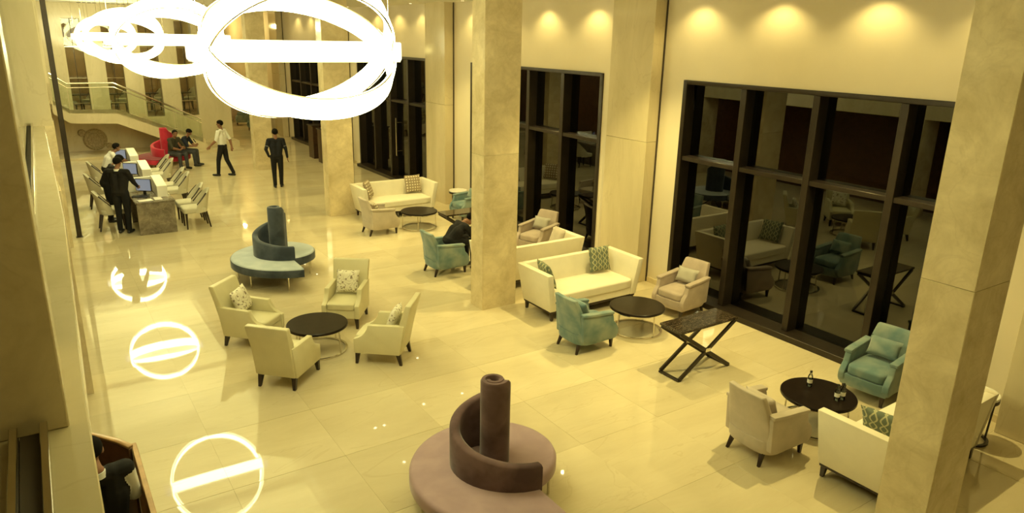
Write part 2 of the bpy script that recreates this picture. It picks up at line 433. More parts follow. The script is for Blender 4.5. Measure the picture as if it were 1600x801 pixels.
# ------------------------------------------------------------------ floor: bedding slab with marble tiles
TS = 1.2; TY0 = -1.57
slab = MB().box(-1.2, 9.75, TY0, 46.0, -0.30, -0.03).build('floor', 'joint')
tag(slab, 'polished cream marble lobby floor of large square tiles', None, None, 'structure')
tile_me = MB().box(-TS/2+0.0002, TS/2-0.0002, -TS/2+0.0004, TS/2-0.0004, -0.03, 0.0).mesh('tile', bevel=0.0005, seg=1, smooth=False)
tile_me.materials.append(MT['tile'])
rt_ = random.Random(3)
ROWTONE = {}
def add_tile(x, y, row):
    # slabs of one course come from one block and lie at nearly the same tilt
    if row not in ROWTONE: ROWTONE[row] = (0.5+(0.32 if row % 2 else -0.32)*rt_.uniform(0.5, 1.3), rt_.gauss(0, R(0.10)), rt_.gauss(0, R(0.06)))
    tone, ta, tb = ROWTONE[row]
    o = bpy.data.objects.new('tile', tile_me); link(o, slab)
    o.location = (x, y, 0)
    v = min(1, max(0, tone+rt_.gauss(0, 0.06))); o.color = (v, v, v, 1)
    o.rotation_euler = (ta+rt_.gauss(0, R(0.015)), tb+rt_.gauss(0, R(0.02)), 0)
nrow = 27
for r_ in range(nrow):
    for c_ in range(9):
        add_tile(-1.2+TS*(c_+0.5), TY0+TS*(r_+0.5), r_)
for r_ in range(nrow, nrow+12):
    for c_ in range(6, 9): add_tile(-1.2+TS*(c_+0.5), TY0+TS*(r_+0.5), r_)

# ------------------------------------------------------------------ window wall on the right
XW = 9.58
WIN_Z0, WIN_Z1, TRANS = 0.10, 3.84, 2.50
WINS = [(3.75, 9.06, (7.76, 6.45, 5.15)), (11.2, 16.38, (12.52, 13.80, 15.1)), (18.85, 24.05, (20.12, 21.42, 22.72)), (26.5, 31.6, (27.75, 29.0, 30.3))]
wall = MB()
ys = [-1.57]
for a, b, _ in WINS: ys += [a, b]
ys.append(46.0)
for i in range(0, len(ys), 2): wall.box(XW, XW+0.4, ys[i], ys[i+1], 0, CEIL+0.4)
for a, b, _ in WINS:
    wall.box(XW, XW+0.4, a, b, WIN_Z1, CEIL+0.4)
    wall.box(XW+0.02, XW+0.4, a, b, -0.02, WIN_Z0-0.02)
wall_r = wall.build('wall_right', 'plaster', smooth=False)
tag(wall_r, 'cream painted wall around the tall dark windows', None, None, 'structure')
for i, (a, b, ms) in enumerate(WINS):
    w = empty('window_%d' % (i+1), (XW, (a+b)/2, 0)); tag(w, 'tall dark bronze framed window wall, bay %s from the front' % ('one', 'two', 'three', 'four')[i], None, None, 'structure')
    yc = (a+b)/2
    fr = MB()
    fr.box(-0.03, 0.34, a-yc, a-yc+0.09, 0, WIN_Z1); fr.box(-0.03, 0.34, b-yc-0.09, b-yc, 0, WIN_Z1)
    fr.box(-0.03, 0.34, a-yc+0.09, b-yc-0.09, WIN_Z1-0.07, WIN_Z1)
    fr.build('window_frame', 'bronze', w, 0.006, 1)
    MB().box(-0.16, 0.34, a-yc, b-yc, 0, 0.10).build('sill', 'bronze', w, 0.006, 1)
    edges = sorted([a+0.09, b-0.09]+list(ms))
    for y in ms:
        MB().box(-0.02, 0.32, y-yc-0.055, y-yc+0.055, 0.1, WIN_Z1-0.07).build('mullion', 'bronze', w, 0.006, 1)
    for k in range(len(edges)-1):
        e0 = edges[k]-yc+(0.055 if k else 0); e1 = edges[k+1]-yc-(0.055 if k < len(edges)-2 else 0)
        MB().box(0.0, 0.30, e0, e1, TRANS-0.045, TRANS+0.03).build('transom', 'bronze', w, 0.006, 1)
        MB().box(0.20, 0.216, e0, e1, 0.1, TRANS-0.045).build('pane', 'winglass', w, smooth=False)
        MB().box(0.20, 0.216, e0, e1, TRANS+0.03, WIN_Z1-0.07).build('pane', 'winglass', w, smooth=False)
    if i == 2:
        for y in (21.25, 21.60):
            MB().tube([(0.09, y-yc, 0.75), (0.09, y-yc, 1.95)], 0.02, 8).build('pull_handle', 'chrome', w)
            for z in (0.9, 1.8): MB().tube([(0.085, y-yc, z), (0.20, y-yc, z)], 0.012, 6).build('handle_stud', 'chrome', w)
# marble pilasters between the bays
for k, yc in enumerate((2.6, 10.16, 17.85, 25.3, 32.9)):
    w_ = 0.56 if k else 0.62
    p = empty('pilaster', (9.45, yc, 0)); tag(p, 'beige marble pilaster on the window wall, number %s from the front' % ('one', 'two', 'three', 'four', 'five')[k], None, 'wall pilasters', 'structure')
    z = 0.0
    for q, hgt in enumerate((2.7, 2.65)):
        MB().box(-0.15, 0.125, -w_+0.004, w_-0.004, z+0.002, z+hgt-0.002).build('marble_panel', 'marble_wall', p, 0.004, 1)
        z += hgt
    MB().box(0.10, 0.126, -w_-0.015, -w_+0.006, 0, CEIL).build('shadow_gap', 'gap', p)
# baseboards along the plaster
for k, (a, b) in enumerate(((9.06, 9.58), (10.74, 11.2), (16.38, 17.27), (18.43, 18.85), (3.24, 3.74), (24.05, 24.7))):
    o = MB().box(XW-0.02, XW+0.01, a, b, 0, 0.10).build('baseboard_right', 'marble', None, 0.003, 1); tag(o, 'low marble baseboard at the foot of the cream wall', None, 'baseboards', 'structure')

# terrace outside the glass with potted palms
o = MB().box(9.98, 24, -4, 46, -0.25, -0.05).build('floor_terrace', 'terrace', smooth=False); tag(o, 'dark terrace paving outside the windows', None, None, 'structure')
def palm(loc, h, label, seed):
    rp = random.Random(seed)
    t = empty('potted_palm', loc, 0, label, 'plant', 'terrace palms')
    MB().lathe([(0.16, 0), (0.22, 0.05), (0.27, 0.42), (0.29, 0.45), (0.26, 0.45), (0.24, 0.40), (0.02, 0.39)], 20).build('pot', 'pot', t)
    for i in range(16):
        a = rp.uniform(0, 2*math.pi); ln_ = h*rp.uniform(0.7, 1.0); lean = rp.uniform(0.25, 0.9)
        mb = MB(); L = []; Rr = []
        for k in range(9):
            s_ = k/8; d = lean*ln_*s_; z = 0.4+ln_*(s_-0.45*lean*s_*s_); w = 0.045*math.sin(math.pi*min(1, 0.08+s_*0.92))+0.004
            cx, cy2 = d*math.cos(a), d*math.sin(a); px, py = -math.sin(a)*w, math.cos(a)*w
            L.append([(cx-px, cy2-py, z), (cx, cy2, z-0.012), (cx+px, cy2+py, z), (cx, cy2, z+0.004)])
        mb.loft(L).build('leaf', 'leaf', t)
palm((10.6, 14.3, -0.05), 1.9, 'potted palm with long narrow leaves on the dark terrace, behind the farther pane', 1)
palm((10.6, 11.9, -0.05), 1.5, 'smaller potted palm on the dark terrace, nearer the marble pilaster', 2)

# ------------------------------------------------------------------ ceiling
c = MB()
c.box(4.3, 12, -1.9, 46, CEIL, CEIL+0.4); c.box(-3, 0.55, -1.9, 46, CEIL, CEIL+0.4)
c.box(0.55, 4.3, 28.9, 46, CEIL, CEIL+0.4); c.box(0.55, 4.3, -1.9, 1.0, CEIL, CEIL+0.4)
c.box(0.5, 4.35, 0.9, 29.0, CEIL+0.4, CEIL+0.6)
o = c.build('ceiling', 'ceiling', smooth=False); tag(o, 'cream ceiling with a long raised coffer over the chandeliers', None, None, 'structure')
dl_me = MB().lathe([(0.055, 0.0), (0.052, -0.008), (0.042, -0.008), (0.040, 0.0)], 16).mesh('trim'); dl_me.materials.append(MT['white'])
ln_me = MB().lathe([(0.001, -0.001), (0.038, -0.001), (0.038, 0.0)], 16).mesh('lens'); ln_me.materials.append(MT['lens'])
for i, (x, y) in enumerate(WASH+[d_[:2] for d_ in DOWN]):
    d = empty('recessed_downlight', (x, y, CEIL-0.001), 0, 'small round recessed downlight in the cream ceiling', 'downlight', 'recessed downlights')
    link(bpy.data.objects.new('trim_ring', dl_me), d); link(bpy.data.objects.new('lens', ln_me), d)

for k, (x, y) in enumerate(((2.2, 29.75), (3.1, 30.0))):
    t = empty('linear_air_slot', (x, y, CEIL-0.001), 0, 'dark slotted air diffuser in the far ceiling, %s one' % ('left', 'right')[k], 'air vent', 'ceiling air slots')
    MB().box(-0.32, 0.32, -0.06, 0.06, -0.012, 0).build('frame', 'white', t, 0.003, 1)
    for q in range(4): MB().box(-0.30+q*0.155, -0.30+q*0.155+0.12, -0.045, 0.045, -0.03, -0.012).build('vane', 'black', t, 0.002, 1)

# ------------------------------------------------------------------ columns of the right row
COLS = [('right foreground', 6.02, 6.62, 2.43, 2.86), ('middle', 6.00, 6.68, 9.85, 10.24), ('third', 6.06, 6.73, 17.42, 17.80), ('far', 6.14, 6.74, 24.75, 25.15)]
CLAB = ['large beige marble column at the right edge of the foreground', 'beige marble column standing between the cream sofas', 'beige marble column beside the far cream sofa', 'most distant beige marble column, behind the man in black']
for k, (nm, x0, x1, y0, y1) in enumerate(COLS):
    t = empty('column', ((x0+x1)/2, (y0+y1)/2, 0)); tag(t, CLAB[k], None, 'marble columns', 'structure')
    hx, hy = (x1-x0)/2, (y1-y0)/2
    MB().box(-hx+0.03, hx-0.03, -hy+0.03, hy-0.03, 0, CEIL).build('core', 'gap', t, smooth=False)
    z = 0.0
    for hgt in (2.65, 2.65):
        for sgn in (-1, 1):
            a, b = sorted((sgn*(hx-0.03), sgn*hx))
            MB().box(a, b, -hy+0.004, hy-0.004, z, z+hgt-0.003).build('marble_panel', 'marble', t, 0.002, 1)
            a, b = sorted((sgn*(hy-0.03), sgn*hy))
            MB().box(-hx+0.004, hx-0.004, a, b, z, z+hgt-0.003).build('marble_panel', 'marble', t, 0.002, 1)
        z += hgt

# ------------------------------------------------------------------ far wall with slit windows, stair
YF = 30.9
SL = [(1.40, 1.97), (2.60, 3.18), (3.80, 4.40), (5.05, 5.64)]
SZ0, SZ1 = 1.25, 4.77
w = MB()
xs = [-1.2]+[v for p in SL for v in p]+[6.85]
for i in range(0, len(xs), 2): w.box(xs[i], xs[i+1], YF, YF+0.4, 0, CEIL)
for a, b in SL: w.box(a, b, YF, YF+0.4, 0, SZ0); w.box(a, b, YF, YF+0.4, SZ1, CEIL)
wall_f = w.build('wall_far', 'marble_wall', smooth=False); tag(wall_f, 'pale marble wall with four tall slit windows behind the stair', None, None, 'structure')
for i, (a, b) in enumerate(SL):
    t = empty('window_%d' % (i+5), ((a+b)/2, YF+0.2, SZ0)); tag(t, 'tall narrow slit window, %s from the left' % ('first', 'second', 'third', 'fourth')[i], None, None, 'structure')
    hw = (b-a)/2; hh = SZ1-SZ0
    zs = [0, 0.55, 1.45, 2.55, hh]
    for k in range(4):
        MB().box(-hw, hw, 0, 0.012, zs[k]+0.012, zs[k+1]-0.012).build('pane', 'glass', t, smooth=False)
        MB().box(-0.02, 0.0, -0.012, 0.024, zs[k]+0.012, zs[k+1]-0.012).build('glazing_bar', 'bronze', t, smooth=False)
        if k: MB().box(-hw, hw, -0.02, 0.03, zs[k]-0.012, zs[k]+0.012).build('glazing_bar', 'chrome', t, smooth=False)
# lounge behind the slits (raised level)
o = MB().box(-1.2, 6.85, YF+0.4, 37.2, 1.0, 1.2).build('floor_lounge', 'carpet', smooth=False); tag(o, 'raised lounge floor seen through the slit windows', None, None, 'structure')
o = MB().box(-1.2, 6.85, 37.2, 37.4, 1.0, CEIL).build('wall_lounge', 'woodpanel', smooth=False); tag(o, 'brown panelled back wall of the raised lounge', None, None, 'structure')
for k in range(9):
    MB().box(-1.0+k*0.88, -1.0+k*0.88+0.84, 37.16, 37.2, 1.25, 4.9).build('wall_panel', 'woodpanel', o, 0.01, 1)
# corridor side and end
o = MB().box(6.45, 6.85, YF+0.4, 46, 0, CEIL).build('wall_corridor', 'marble_wall', smooth=False); tag(o, 'marble side wall of the far corridor', None, None, 'structure')
o = MB().box(6.0, 12, 46, 46.3, 0, CEIL).build('wall_end', 'woodpanel', smooth=False); tag(o, 'brown end wall of the far corridor', None, None, 'structure')

# stair in front of the far wall
ST0, ST1 = 29.4, 30.88
st = empty('staircase', (3.0, 30.1, 0)); tag(st, 'marble stair with glass balustrade rising to a landing on the left', 'staircase')
ox, oy = 3.0, 30.1
def stp(prof, name, m, y0, y1, bev=0.0):
    return MB().prism([(x-ox, z) for x, z in prof], y0-oy, y1-oy, 'y').build(name, m, st, bev, 1, smooth=False)
stp([(0.7, 1.95), (1.2, 1.60), (2.63, 1.55), (5.55, 0.32), (5.55, 0.0), (5.3, 0.0), (2.60, 1.21), (1.2, 1.27), (0.7, 1.62)], 'stringer', 'marble_wall', ST0, ST0+0.12)
stp([(0.7, 1.90), (1.2, 1.56), (2.60, 1.52), (5.40, 0.30), (5.2, 0.05), (2.58, 1.24), (1.2, 1.30), (0.7, 1.66)], 'flight_slab', 'marble_wall', ST0+0.12, ST1)
stp([(1.2, 1.60), (2.63, 1.555), (2.63, 1.70), (1.2, 1.74)], 'landing_kerb', 'marble', ST0+0.06, ST0+0.13)
stp([(2.63, 1.555), (5.50, 0.345), (5.50, 0.50), (2.63, 1.70)], 'slope_kerb', 'marble', ST0+0.06, ST0+0.13)
stp([(0.7, 1.955), (1.2, 1.605), (1.2, 1.74), (0.7, 2.09)], 'slope_kerb', 'marble', ST0+0.06, ST0+0.13)
for k in range(8):
    xk = 2.63+k*0.35; zk = 1.55-k*0.148
    MB().box(xk-0.02-ox, xk+0.37-ox, ST0+0.13-oy, ST1-oy, zk-0.17, zk).build('step', 'marble', st, 0.004, 1)
for k in range(3):
    xk = 1.2-k*0.3; MB().box(xk-0.32-ox, xk-ox, ST0+0.13-oy, ST1-oy, 1.6+k*0.16, 1.78+k*0.16).build('step', 'marble', st, 0.004, 1)
gl = [(0.75, 1.95, 2.95), (1.22, 1.62, 2.60), (1.92, 1.60, 2.60), (2.63, 1.58, 2.60), (3.56, 1.18, 2.15), (4.49, 0.79, 1.69), (5.42, 0.40, 1.23)]
for (xa, za, ta), (xb, zb, tb) in zip(gl, gl[1:]):
    stp([(xa+0.008, za), (xb-0.008, zb), (xb-0.008, tb), (xa+0.008, ta)], 'glass_panel', 'glass', ST0+0.05, ST0+0.065, 0)
MB().tube([(x-ox, ST0+0.057-oy, t_+0.02) for x, z, t_ in gl if x not in (1.92,)], 0.028, 8).build('handrail', 'chrome', st)
MB().tube([(x-ox, ST0+0.030-oy, t_-0.12) for x, z, t_ in gl if x not in (1.92,)], 0.016, 8).build('lower_rail', 'chrome', st)
# plinth steps at the foot of the stair
o = MB().box(-1.2, 6.85, 29.25, YF, 0.001, 0.09).build('trim_1', 'marble_wall', None, 0.004, 1); tag(o, 'low marble plinth running under the stair', None, None, 'structure')
o = MB().box(5.45, 6.85, 29.9, YF, 0.09, 0.30).build('trim_2', 'marble_wall', None, 0.004, 1); tag(o, 'raised marble plinth step at the stair foot', None, None, 'structure')
# carved medallion on the wall below the landing
md = empty('wall_medallion', (1.93, YF-0.002, 0.50), 0, 'round carved bronze medallion with two lobes on the wall under the stair', 'wall ornament')
def disc_y(cx, cz, r, d):
    mb = MB(); prof = [(r, 0), (r, -d*0.5), (r*0.86, -d), (r*0.80, -d*0.7), (0.01, -d*0.85)]
    rings = [[(cx+q*math.cos(2*math.pi*i/28), z, cz+q*math.sin(2*math.pi*i/28)) for i in range(28)] for q, z in prof]
    return mb.loft(rings)
disc_y(0, 0, 0.40, 0.06).build('carved_disc', 'relief', md)
disc_y(-0.40, 0.26, 0.13, 0.05).build('lobe', 'relief', md); disc_y(0.44, -0.26, 0.11, 0.05).build('lobe', 'relief', md)
spn = []
for k in range(60):
    a = k/60*4*math.pi; q = 0.06+0.25*k/60; spn.append((q*math.cos(a), -0.058, q*math.sin(a)))
MB().tube(spn, 0.014, 6).build('carved_scroll', 'relief', md)

# ------------------------------------------------------------------ mezzanine edge on the left
LZ = 3.4
mb = MB()
mb.prism([(-1.6, -1.5), (-0.01, -1.5), (0.02, 2.4), (0.09, 5.0), (0.13, 9.85), (0.16, 18.0), (-1.6, 18.0)], LZ-0.12, LZ, 'z')
o = mb.build('wall_parapet', 'marble_wall', None, 0.004, 1); tag(o, 'polished marble parapet ledge of the upper gallery', None, None, 'structure')
o = MB().prism([(-1.6, -1.5), (-0.03, -1.5), (0.0, 2.4), (0.07, 5.0), (0.11, 9.85), (0.14, 18.0), (-1.6, 18.0)], LZ-0.75, LZ-0.12, 'z').build('trim_3', 'marble_wall', None, 0.003, 1); tag(o, 'marble fascia below the gallery ledge', None, None, 'structure')
PL = [(-0.62, -0.03, 2.22, 2.85), (-0.45, 0.215, 9.87, 10.5), (-0.45, 0.42, 17.4, 18.0)]
for k, (x0, x1, y0, y1) in enumerate(PL):
    o = MB().box(x0, x1, y0, y1, LZ, CEIL).build('pier', 'marble' if k == 0 else 'marble_wall', None, 0.004, 1); tag(o, ('dark unlit marble pier close to the camera at the left edge', 'pale marble pier on the gallery ledge, second along', 'pale marble pier at the far end of the gallery ledge')[k], None, 'gallery piers', 'structure')
# ground floor piers below the gallery
for k, (x0, x1, y0, y1) in enumerate(((-0.6, 0.19, 9.86, 10.5), (-0.6, 0.40, 17.4, 18.0))):
    o = MB().box(x0, x1, y0, y1, 0, LZ-0.75).build('pier_base', 'marble', None, 0.004, 1); tag(o, ('lower marble pier under the gallery, nearer one', 'lower marble pier under the gallery, farther one')[k], None, 'lower piers', 'structure')
# glass balustrade in a steel channel on the ledge
for k, (y0, y1, xa, xb) in enumerate(((2.87, 9.85, -0.13, -0.02), (0.4, 2.2, -0.135, -0.125), (10.52, 17.38, -0.02, 0.10))):
    t = empty('gallery_glazing', ((xa+xb)/2, (y0+y1)/2, LZ)); tag(t, ('glass screen in a steel channel between the gallery piers', 'short glass channel on the ledge nearest the camera', 'glass screen beyond the second gallery pier')[k], None, 'gallery glazing', 'structure')
    L = (y1-y0)/2; dx = (xb-xa)/2
    def strip(off, wdt, z0, z1):
        return MB().prism([(-dx+off-wdt, -L), (-dx+off+wdt, -L), (dx+off+wdt, L), (dx+off-wdt, L)], z0, z1, 'z')
    strip(-0.035, 0.010, 0, 0.045).build('channel_rail', 'chrome', t, 0.002, 1)
    strip(0.035, 0.010, 0, 0.045).build('channel_rail', 'chrome', t, 0.002, 1)
    strip(0.0, 0.024, 0, 0.012).build('channel_base', 'gap', t)
    if k != 1:
        for q in range(3):
            ya, yb = -L+q*2*L/3+0.01, -L+(q+1)*2*L/3-0.01
            xq0, xq1 = dx*ya/L, dx*yb/L
            MB().prism([(xq0-0.006, ya), (xq0+0.006, ya), (xq1+0.006, yb), (xq1-0.006, yb)], 0.012, CEIL-LZ, 'z').build('glass_panel', 'glass', t, smooth=False)
# black mullion post standing on the lobby floor past the gallery
o = empty('door_post', (0.56, 18.25, 0), 0, 'tall black metal post at the left edge of the reception area', 'post')
MB().box(-0.05, 0.05, -0.05, 0.05, 0.012, CEIL).build('shaft', 'bronze', o, 0.008, 1)
MB().box(-0.07, 0.07, -0.07, 0.07, 0, 0.012).build('foot_plate', 'bronze', o, 0.004, 1)
# wall_left behind the reception, coloured dark in place of shade under the gallery
o = MB().box(-1.5, -1.2, -1.57, 31, 0, CEIL).build('wall_left', 'brownwood', smooth=False); tag(o, 'wall at the far left, coloured dark for the unlit space under the gallery', None, None, 'structure')
o = MB().box(-1.6, 9.98, -1.9, -1.57, -0.3, CEIL).build('wall_front', 'plaster', smooth=False); tag(o, 'plain wall behind the camera side of the lobby', None, None, 'structure')

# ------------------------------------------------------------------ chandeliers
def make_chandelier():
    t = empty('ring_chandelier', (0, 0, 0), 0, '', 'chandelier', 'ring chandeliers')
    MB().box(-1.0, 1.0, -0.10, 0.10, -0.085, 0.095).build('light_bar', 'led_bar', t, 0.02, 2)
    MB().box(-0.985, 0.985, -0.092, 0.092, -0.097, -0.0855).build('bar_underside', 'led_dim', t, 0.003, 1)
    for tilt in (R(33), R(-43)):
        mb = MB(); rings = []; n = 72
        for i in range(n):
            a = 2*math.pi*i/n; ring = []
            for rr, hh in ((0.84, -0.10), (0.89, -0.10), (0.89, 0.10), (0.84, 0.10)):
                x, y, z = rr*math.cos(a), rr*math.sin(a), hh
                ring.append((x, y*math.cos(tilt)-z*math.sin(tilt), y*math.sin(tilt)+z*math.cos(tilt)))
            rings.append(ring)
        rings.append(rings[0])
        r_ = mb.loft(rings, True, False).build('light_ring', 'led', t)
        for sgn in (-1, 1):
            rim = [(0.865*math.cos(2*math.pi*i/60), 0.865*math.sin(2*math.pi*i/60)*math.cos(tilt)-sgn*0.108*math.sin(tilt), 0.865*math.sin(2*math.pi*i/60)*math.sin(tilt)+sgn*0.108*math.cos(tilt)) for i in range(60)]
            MB().tube(rim, 0.010, 6, True).build('steel_rim', 'chrome', r_)
    zt = CEIL+0.4-4.3
    for x, y, z in ((-0.9, 0, 0.09), (0.9, 0, 0.09), (0, 0.62, 0.5), (0, -0.62, 0.5), (-0.5, 0.6, 0.42), (0.5, 0.6, 0.42), (-0.5, -0.6, 0.42), (0.5, -0.6, 0.42)):
        MB().tube([(x, y, z), (x, y, zt)], 0.004, 6).build('suspension_wire', 'chrome', t)
    return t
ch = make_chandelier(); used = []
CHL = ['largest glowing double ring chandelier with a straight bar, nearest the camera', 'second glowing double ring chandelier in the row', 'third glowing double ring chandelier in the row', 'smallest glowing double ring chandelier, farthest away']
for k, (x, y, z) in enumerate(((2.23, 7.0, 4.32), (2.20, 14.03, 4.31), (2.28, 21.06, 4.27), (2.49, 27.95, 4.18))):
    place(ch, used, (x, y, z), 0, CHL[k], 'ring chandeliers')

# ------------------------------------------------------------------ furniture builders
def leg_mb(x, y, top, r0, r1, dx=0.0, dy=0.0):
    """square tapered leg, foot offset by dx, dy"""
    b = [(x+dx-r1, y+dy-r1, 0), (x+dx+r1, y+dy-r1, 0), (x+dx+r1, y+dy+r1, 0), (x+dx-r1, y+dy+r1, 0)]
    t = [(x-r0, y-r0, top), (x+r0, y-r0, top), (x+r0, y+r0, top), (x-r0, y+r0, top)]
    return MB().hexa(b, t)

def make_club(m):
    """low armchair with curved flaring back, facing +x"""
    t = empty('armchair', (0, 0, 0), 0, '', 'chair')
    # base wraps round the rear
    pl = []
    for k in range(13):
        a = math.pi/2+math.pi*k/12
        pl.append((-0.17+0.19*math.cos(a), 0.33*math.copysign(abs(math.sin(a))**0.55, math.sin(a))))
    outline = [(0.35, -0.31), (0.37, -0.15), (0.375, 0), (0.37, 0.15), (0.35, 0.31)]+pl
    rings = [[(x*s_, y*s_, z) for x, y in outline] for z, s_ in ((0.15, 0.95), (0.17, 0.98), (0.24, 1.0), (0.31, 1.0))]
    MB().loft(rings).build('base', m, t)
    # back shell: horizontal curved sections rising and leaning back
    rings = []
    for k in range(11):
        s_ = k/10; z = 0.22+0.64*s_
        lean = -0.34-0.02*s_-0.10*s_*s_
        hw = 0.315-0.075*s_**1.5; th = 0.13-0.055*s_; bow = 0.075-0.045*s_
        outer = [(lean+bow*(1-math.cos(1.25*u)) if True else 0, hw*u, z) for u in [-1+2*i/10 for i in range(11)]]
        outer = [(x+0.0, y, z_) for x, y, z_ in outer]
        inner = [(x+th, y*0.97, z_) for x, y, z_ in reversed(outer)]
        rings.append(outer+inner)
    MB().loft(rings).build('backrest', m, t, 0.015, 2, angle=60)
    for sg in (-1, 1):
        # arm: profile with swooping front edge, lofted across its width
        prof = [(-0.30, 0.20), (0.33, 0.17), (0.375, 0.24), (0.375, 0.32), (0.33, 0.40), (0.28, 0.45), (0.265, 0.53), (0.25, 0.575), (0.0, 0.59), (-0.33, 0.62)]
        a0, a1 = (0.25, 0.335) if sg > 0 else (-0.335, -0.25)
        MB().prism(prof, a0, a1).build('armrest', m, t, 0.018, 2)
        mb = MB(); mb.tube([(-0.33, sg*0.297, 0.632), (-0.1, sg*0.30, 0.612), (0.12, sg*0.30, 0.600), (0.262, sg*0.297, 0.588)], 1, 4, flat=(0.105, 0.045))
        mb.build('arm_pad', m, t, 0.014, 2)
    cushion_mb(0.05, 0, 0.375, 0.62, 0.50, 0.15, 0.03).build('seat_cushion', m, t, angle=80)
    for x, y, dx, dy in ((0.30, 0.25, 0.01, 0.0), (0.30, -0.25, 0.01, 0), (-0.27, 0.21, -0.07, 0.02), (-0.27, -0.21, -0.07, -0.02)):
        leg_mb(x, y, 0.19, 0.028, 0.016, dx, dy).build('leg', 'darkwood', t, 0.003, 1)
    return t

def make_cream():
    """cream high-back armchair with swooping arms, facing +x"""
    t = empty('armchair', (0, 0, 0), 0, '', 'chair')
    prof = [(-0.31, 0.17), (-0.20, 0.17), (-0.235, 0.45), (-0.385, 0.93), (-0.475, 0.93), (-0.38, 0.5)]
    # back, wider at the top
    rings = []
    for z, xo, xi, hw in ((0.17, -0.31, -0.19, 0.265), (0.45, -0.365, -0.25, 0.275), (0.70, -0.425, -0.325, 0.285), (0.91, -0.48, -0.395, 0.295), (0.925, -0.475, -0.405, 0.285)):
        rings.append([(xo, -hw, z), (xi, -hw, z), (xi, hw, z), (xo, hw, z)])
    MB().loft(rings).build('backrest', 'cream', t, 0.012, 2, angle=50)
    arc = [(0.05+0.29*math.sin(u), 0.69-0.29*math.cos(u)+0.0) for u in ()]
    prof = [(-0.30, 0.17), (0.355, 0.17), (0.36, 0.385), (0.30, 0.405), (0.235, 0.44), (0.19, 0.49), (0.16, 0.545), (0.145, 0.60), (-0.375, 0.615)]
    for sg in (-1, 1):
        a0, a1 = (0.225, 0.30) if sg > 0 else (-0.30, -0.225)
        MB().prism(prof, a0, a1).build('armrest', 'cream', t, 0.010, 2)
    MB().box(-0.22, 0.345, -0.225, 0.225, 0.17, 0.31).build('seat_base', 'cream', t, 0.008, 1)
    cushion_mb(0.07, 0, 0.36, 0.58, 0.447, 0.11, 0.012, k=12).build('seat_cushion', 'cream', t, angle=80)
    for x, y, dx, dy in ((0.31, 0.25, 0.02, 0.01), (0.31, -0.25, 0.02, -0.01), (-0.27, 0.24, -0.04, 0.01), (-0.27, -0.24, -0.04, -0.01)):
        leg_mb(x, y, 0.175, 0.033, 0.019, dx, dy).build('leg', 'darkwood', t, 0.003, 1)
    return t

def make_sofa(m):
    """tuxedo sofa 2.1 m wide, facing +x"""
    t = empty('sofa', (0, 0, 0), 0, '', 'sofa')
    W2, D2 = 1.04, 0.44
    # back
    MB().hexa([(-D2+0.06, -W2+0.12, 0.17), (-D2+0.24, -W2+0.12, 0.17), (-D2+0.24, W2-0.12, 0.17), (-D2+0.06, W2-0.12, 0.17)],
              [(-D2, -W2+0.05, 0.82), (-D2+0.11, -W2+0.05, 0.82), (-D2+0.11, W2-0.05, 0.82), (-D2, W2-0.05, 0.82)]).build('backrest', m, t, 0.012, 2)
    for sg in (-1, 1):
        q = [(-D2+0.06, sg*(W2-0.10), 0.17), (D2-0.02, sg*(W2-0.10), 0.17), (D2-0.02, sg*(W2-0.22), 0.17), (-D2+0.06, sg*(W2-0.22), 0.17)]
        p = [(-D2, sg*W2, 0.82), (D2+0.02, sg*W2, 0.82), (D2+0.02, sg*(W2-0.11), 0.82), (-D2, sg*(W2-0.11), 0.82)]
        MB().hexa(q, p).build('armrest', m, t, 0.012, 2)
    MB().box(-D2+0.2, D2-0.035, -W2+0.21, W2-0.21, 0.17, 0.30).build('seat_base', m, t, 0.008, 1)
    cushion_mb(0.085, 0, 0.375, 0.70, 2*(W2-0.175), 0.16, 0.03, n=10, k=12).build('seat_cushion', m, t, angle=80)
    MB().box(-D2+0.07, D2-0.03, -W2+0.115, W2-0.115, 0.135, 0.17).build('plinth_rail', 'darkwood', t, 0.004, 1)
    for x, y in ((D2-0.07, W2-0.16), (D2-0.07, -W2+0.16), (-D2+0.11, W2-0.16), (-D2+0.11, -W2+0.16)):
        leg_mb(x, y, 0.136, 0.03, 0.02, 0.01*(1 if x > 0 else -1), 0).build('leg', 'darkwood', t, 0.003, 1)
    return t

def make_coffee(r=0.44, h=0.42):
    t = empty('coffee_table', (0, 0, 0), 0, '', 'table')
    MB().lathe([(0.01, h-0.045), (r-0.02, h-0.045), (r, h-0.035), (r, h-0.008), (r-0.008, h), (0.01, h)], 56).build('tabletop', 'tabletop', t)
    n = 48; rb = r-0.035
    MB().tube([(rb*math.cos(2*math.pi*i/n), rb*math.sin(2*math.pi*i/n), 0.013) for i in range(n)], 1, 4, True, flat=(0.03, 0.024)).build('base_ring', 'chrome', t, angle=30)
    MB().tube([((r-0.05)*math.cos(2*math.pi*i/n), (r-0.05)*math.sin(2*math.pi*i/n), h-0.055) for i in range(n)], 1, 4, True, flat=(0.02, 0.02)).build('top_ring', 'chrome', t, angle=30)
    for k in range(4):
        a = R(20)+k*math.pi/2
        MB().tube([(rb*math.cos(a), rb*math.sin(a), 0.02), ((r-0.05)*math.cos(a), (r-0.05)*math.sin(a), h-0.05)], 0.011, 8).build('leg', 'chrome', t)
    return t

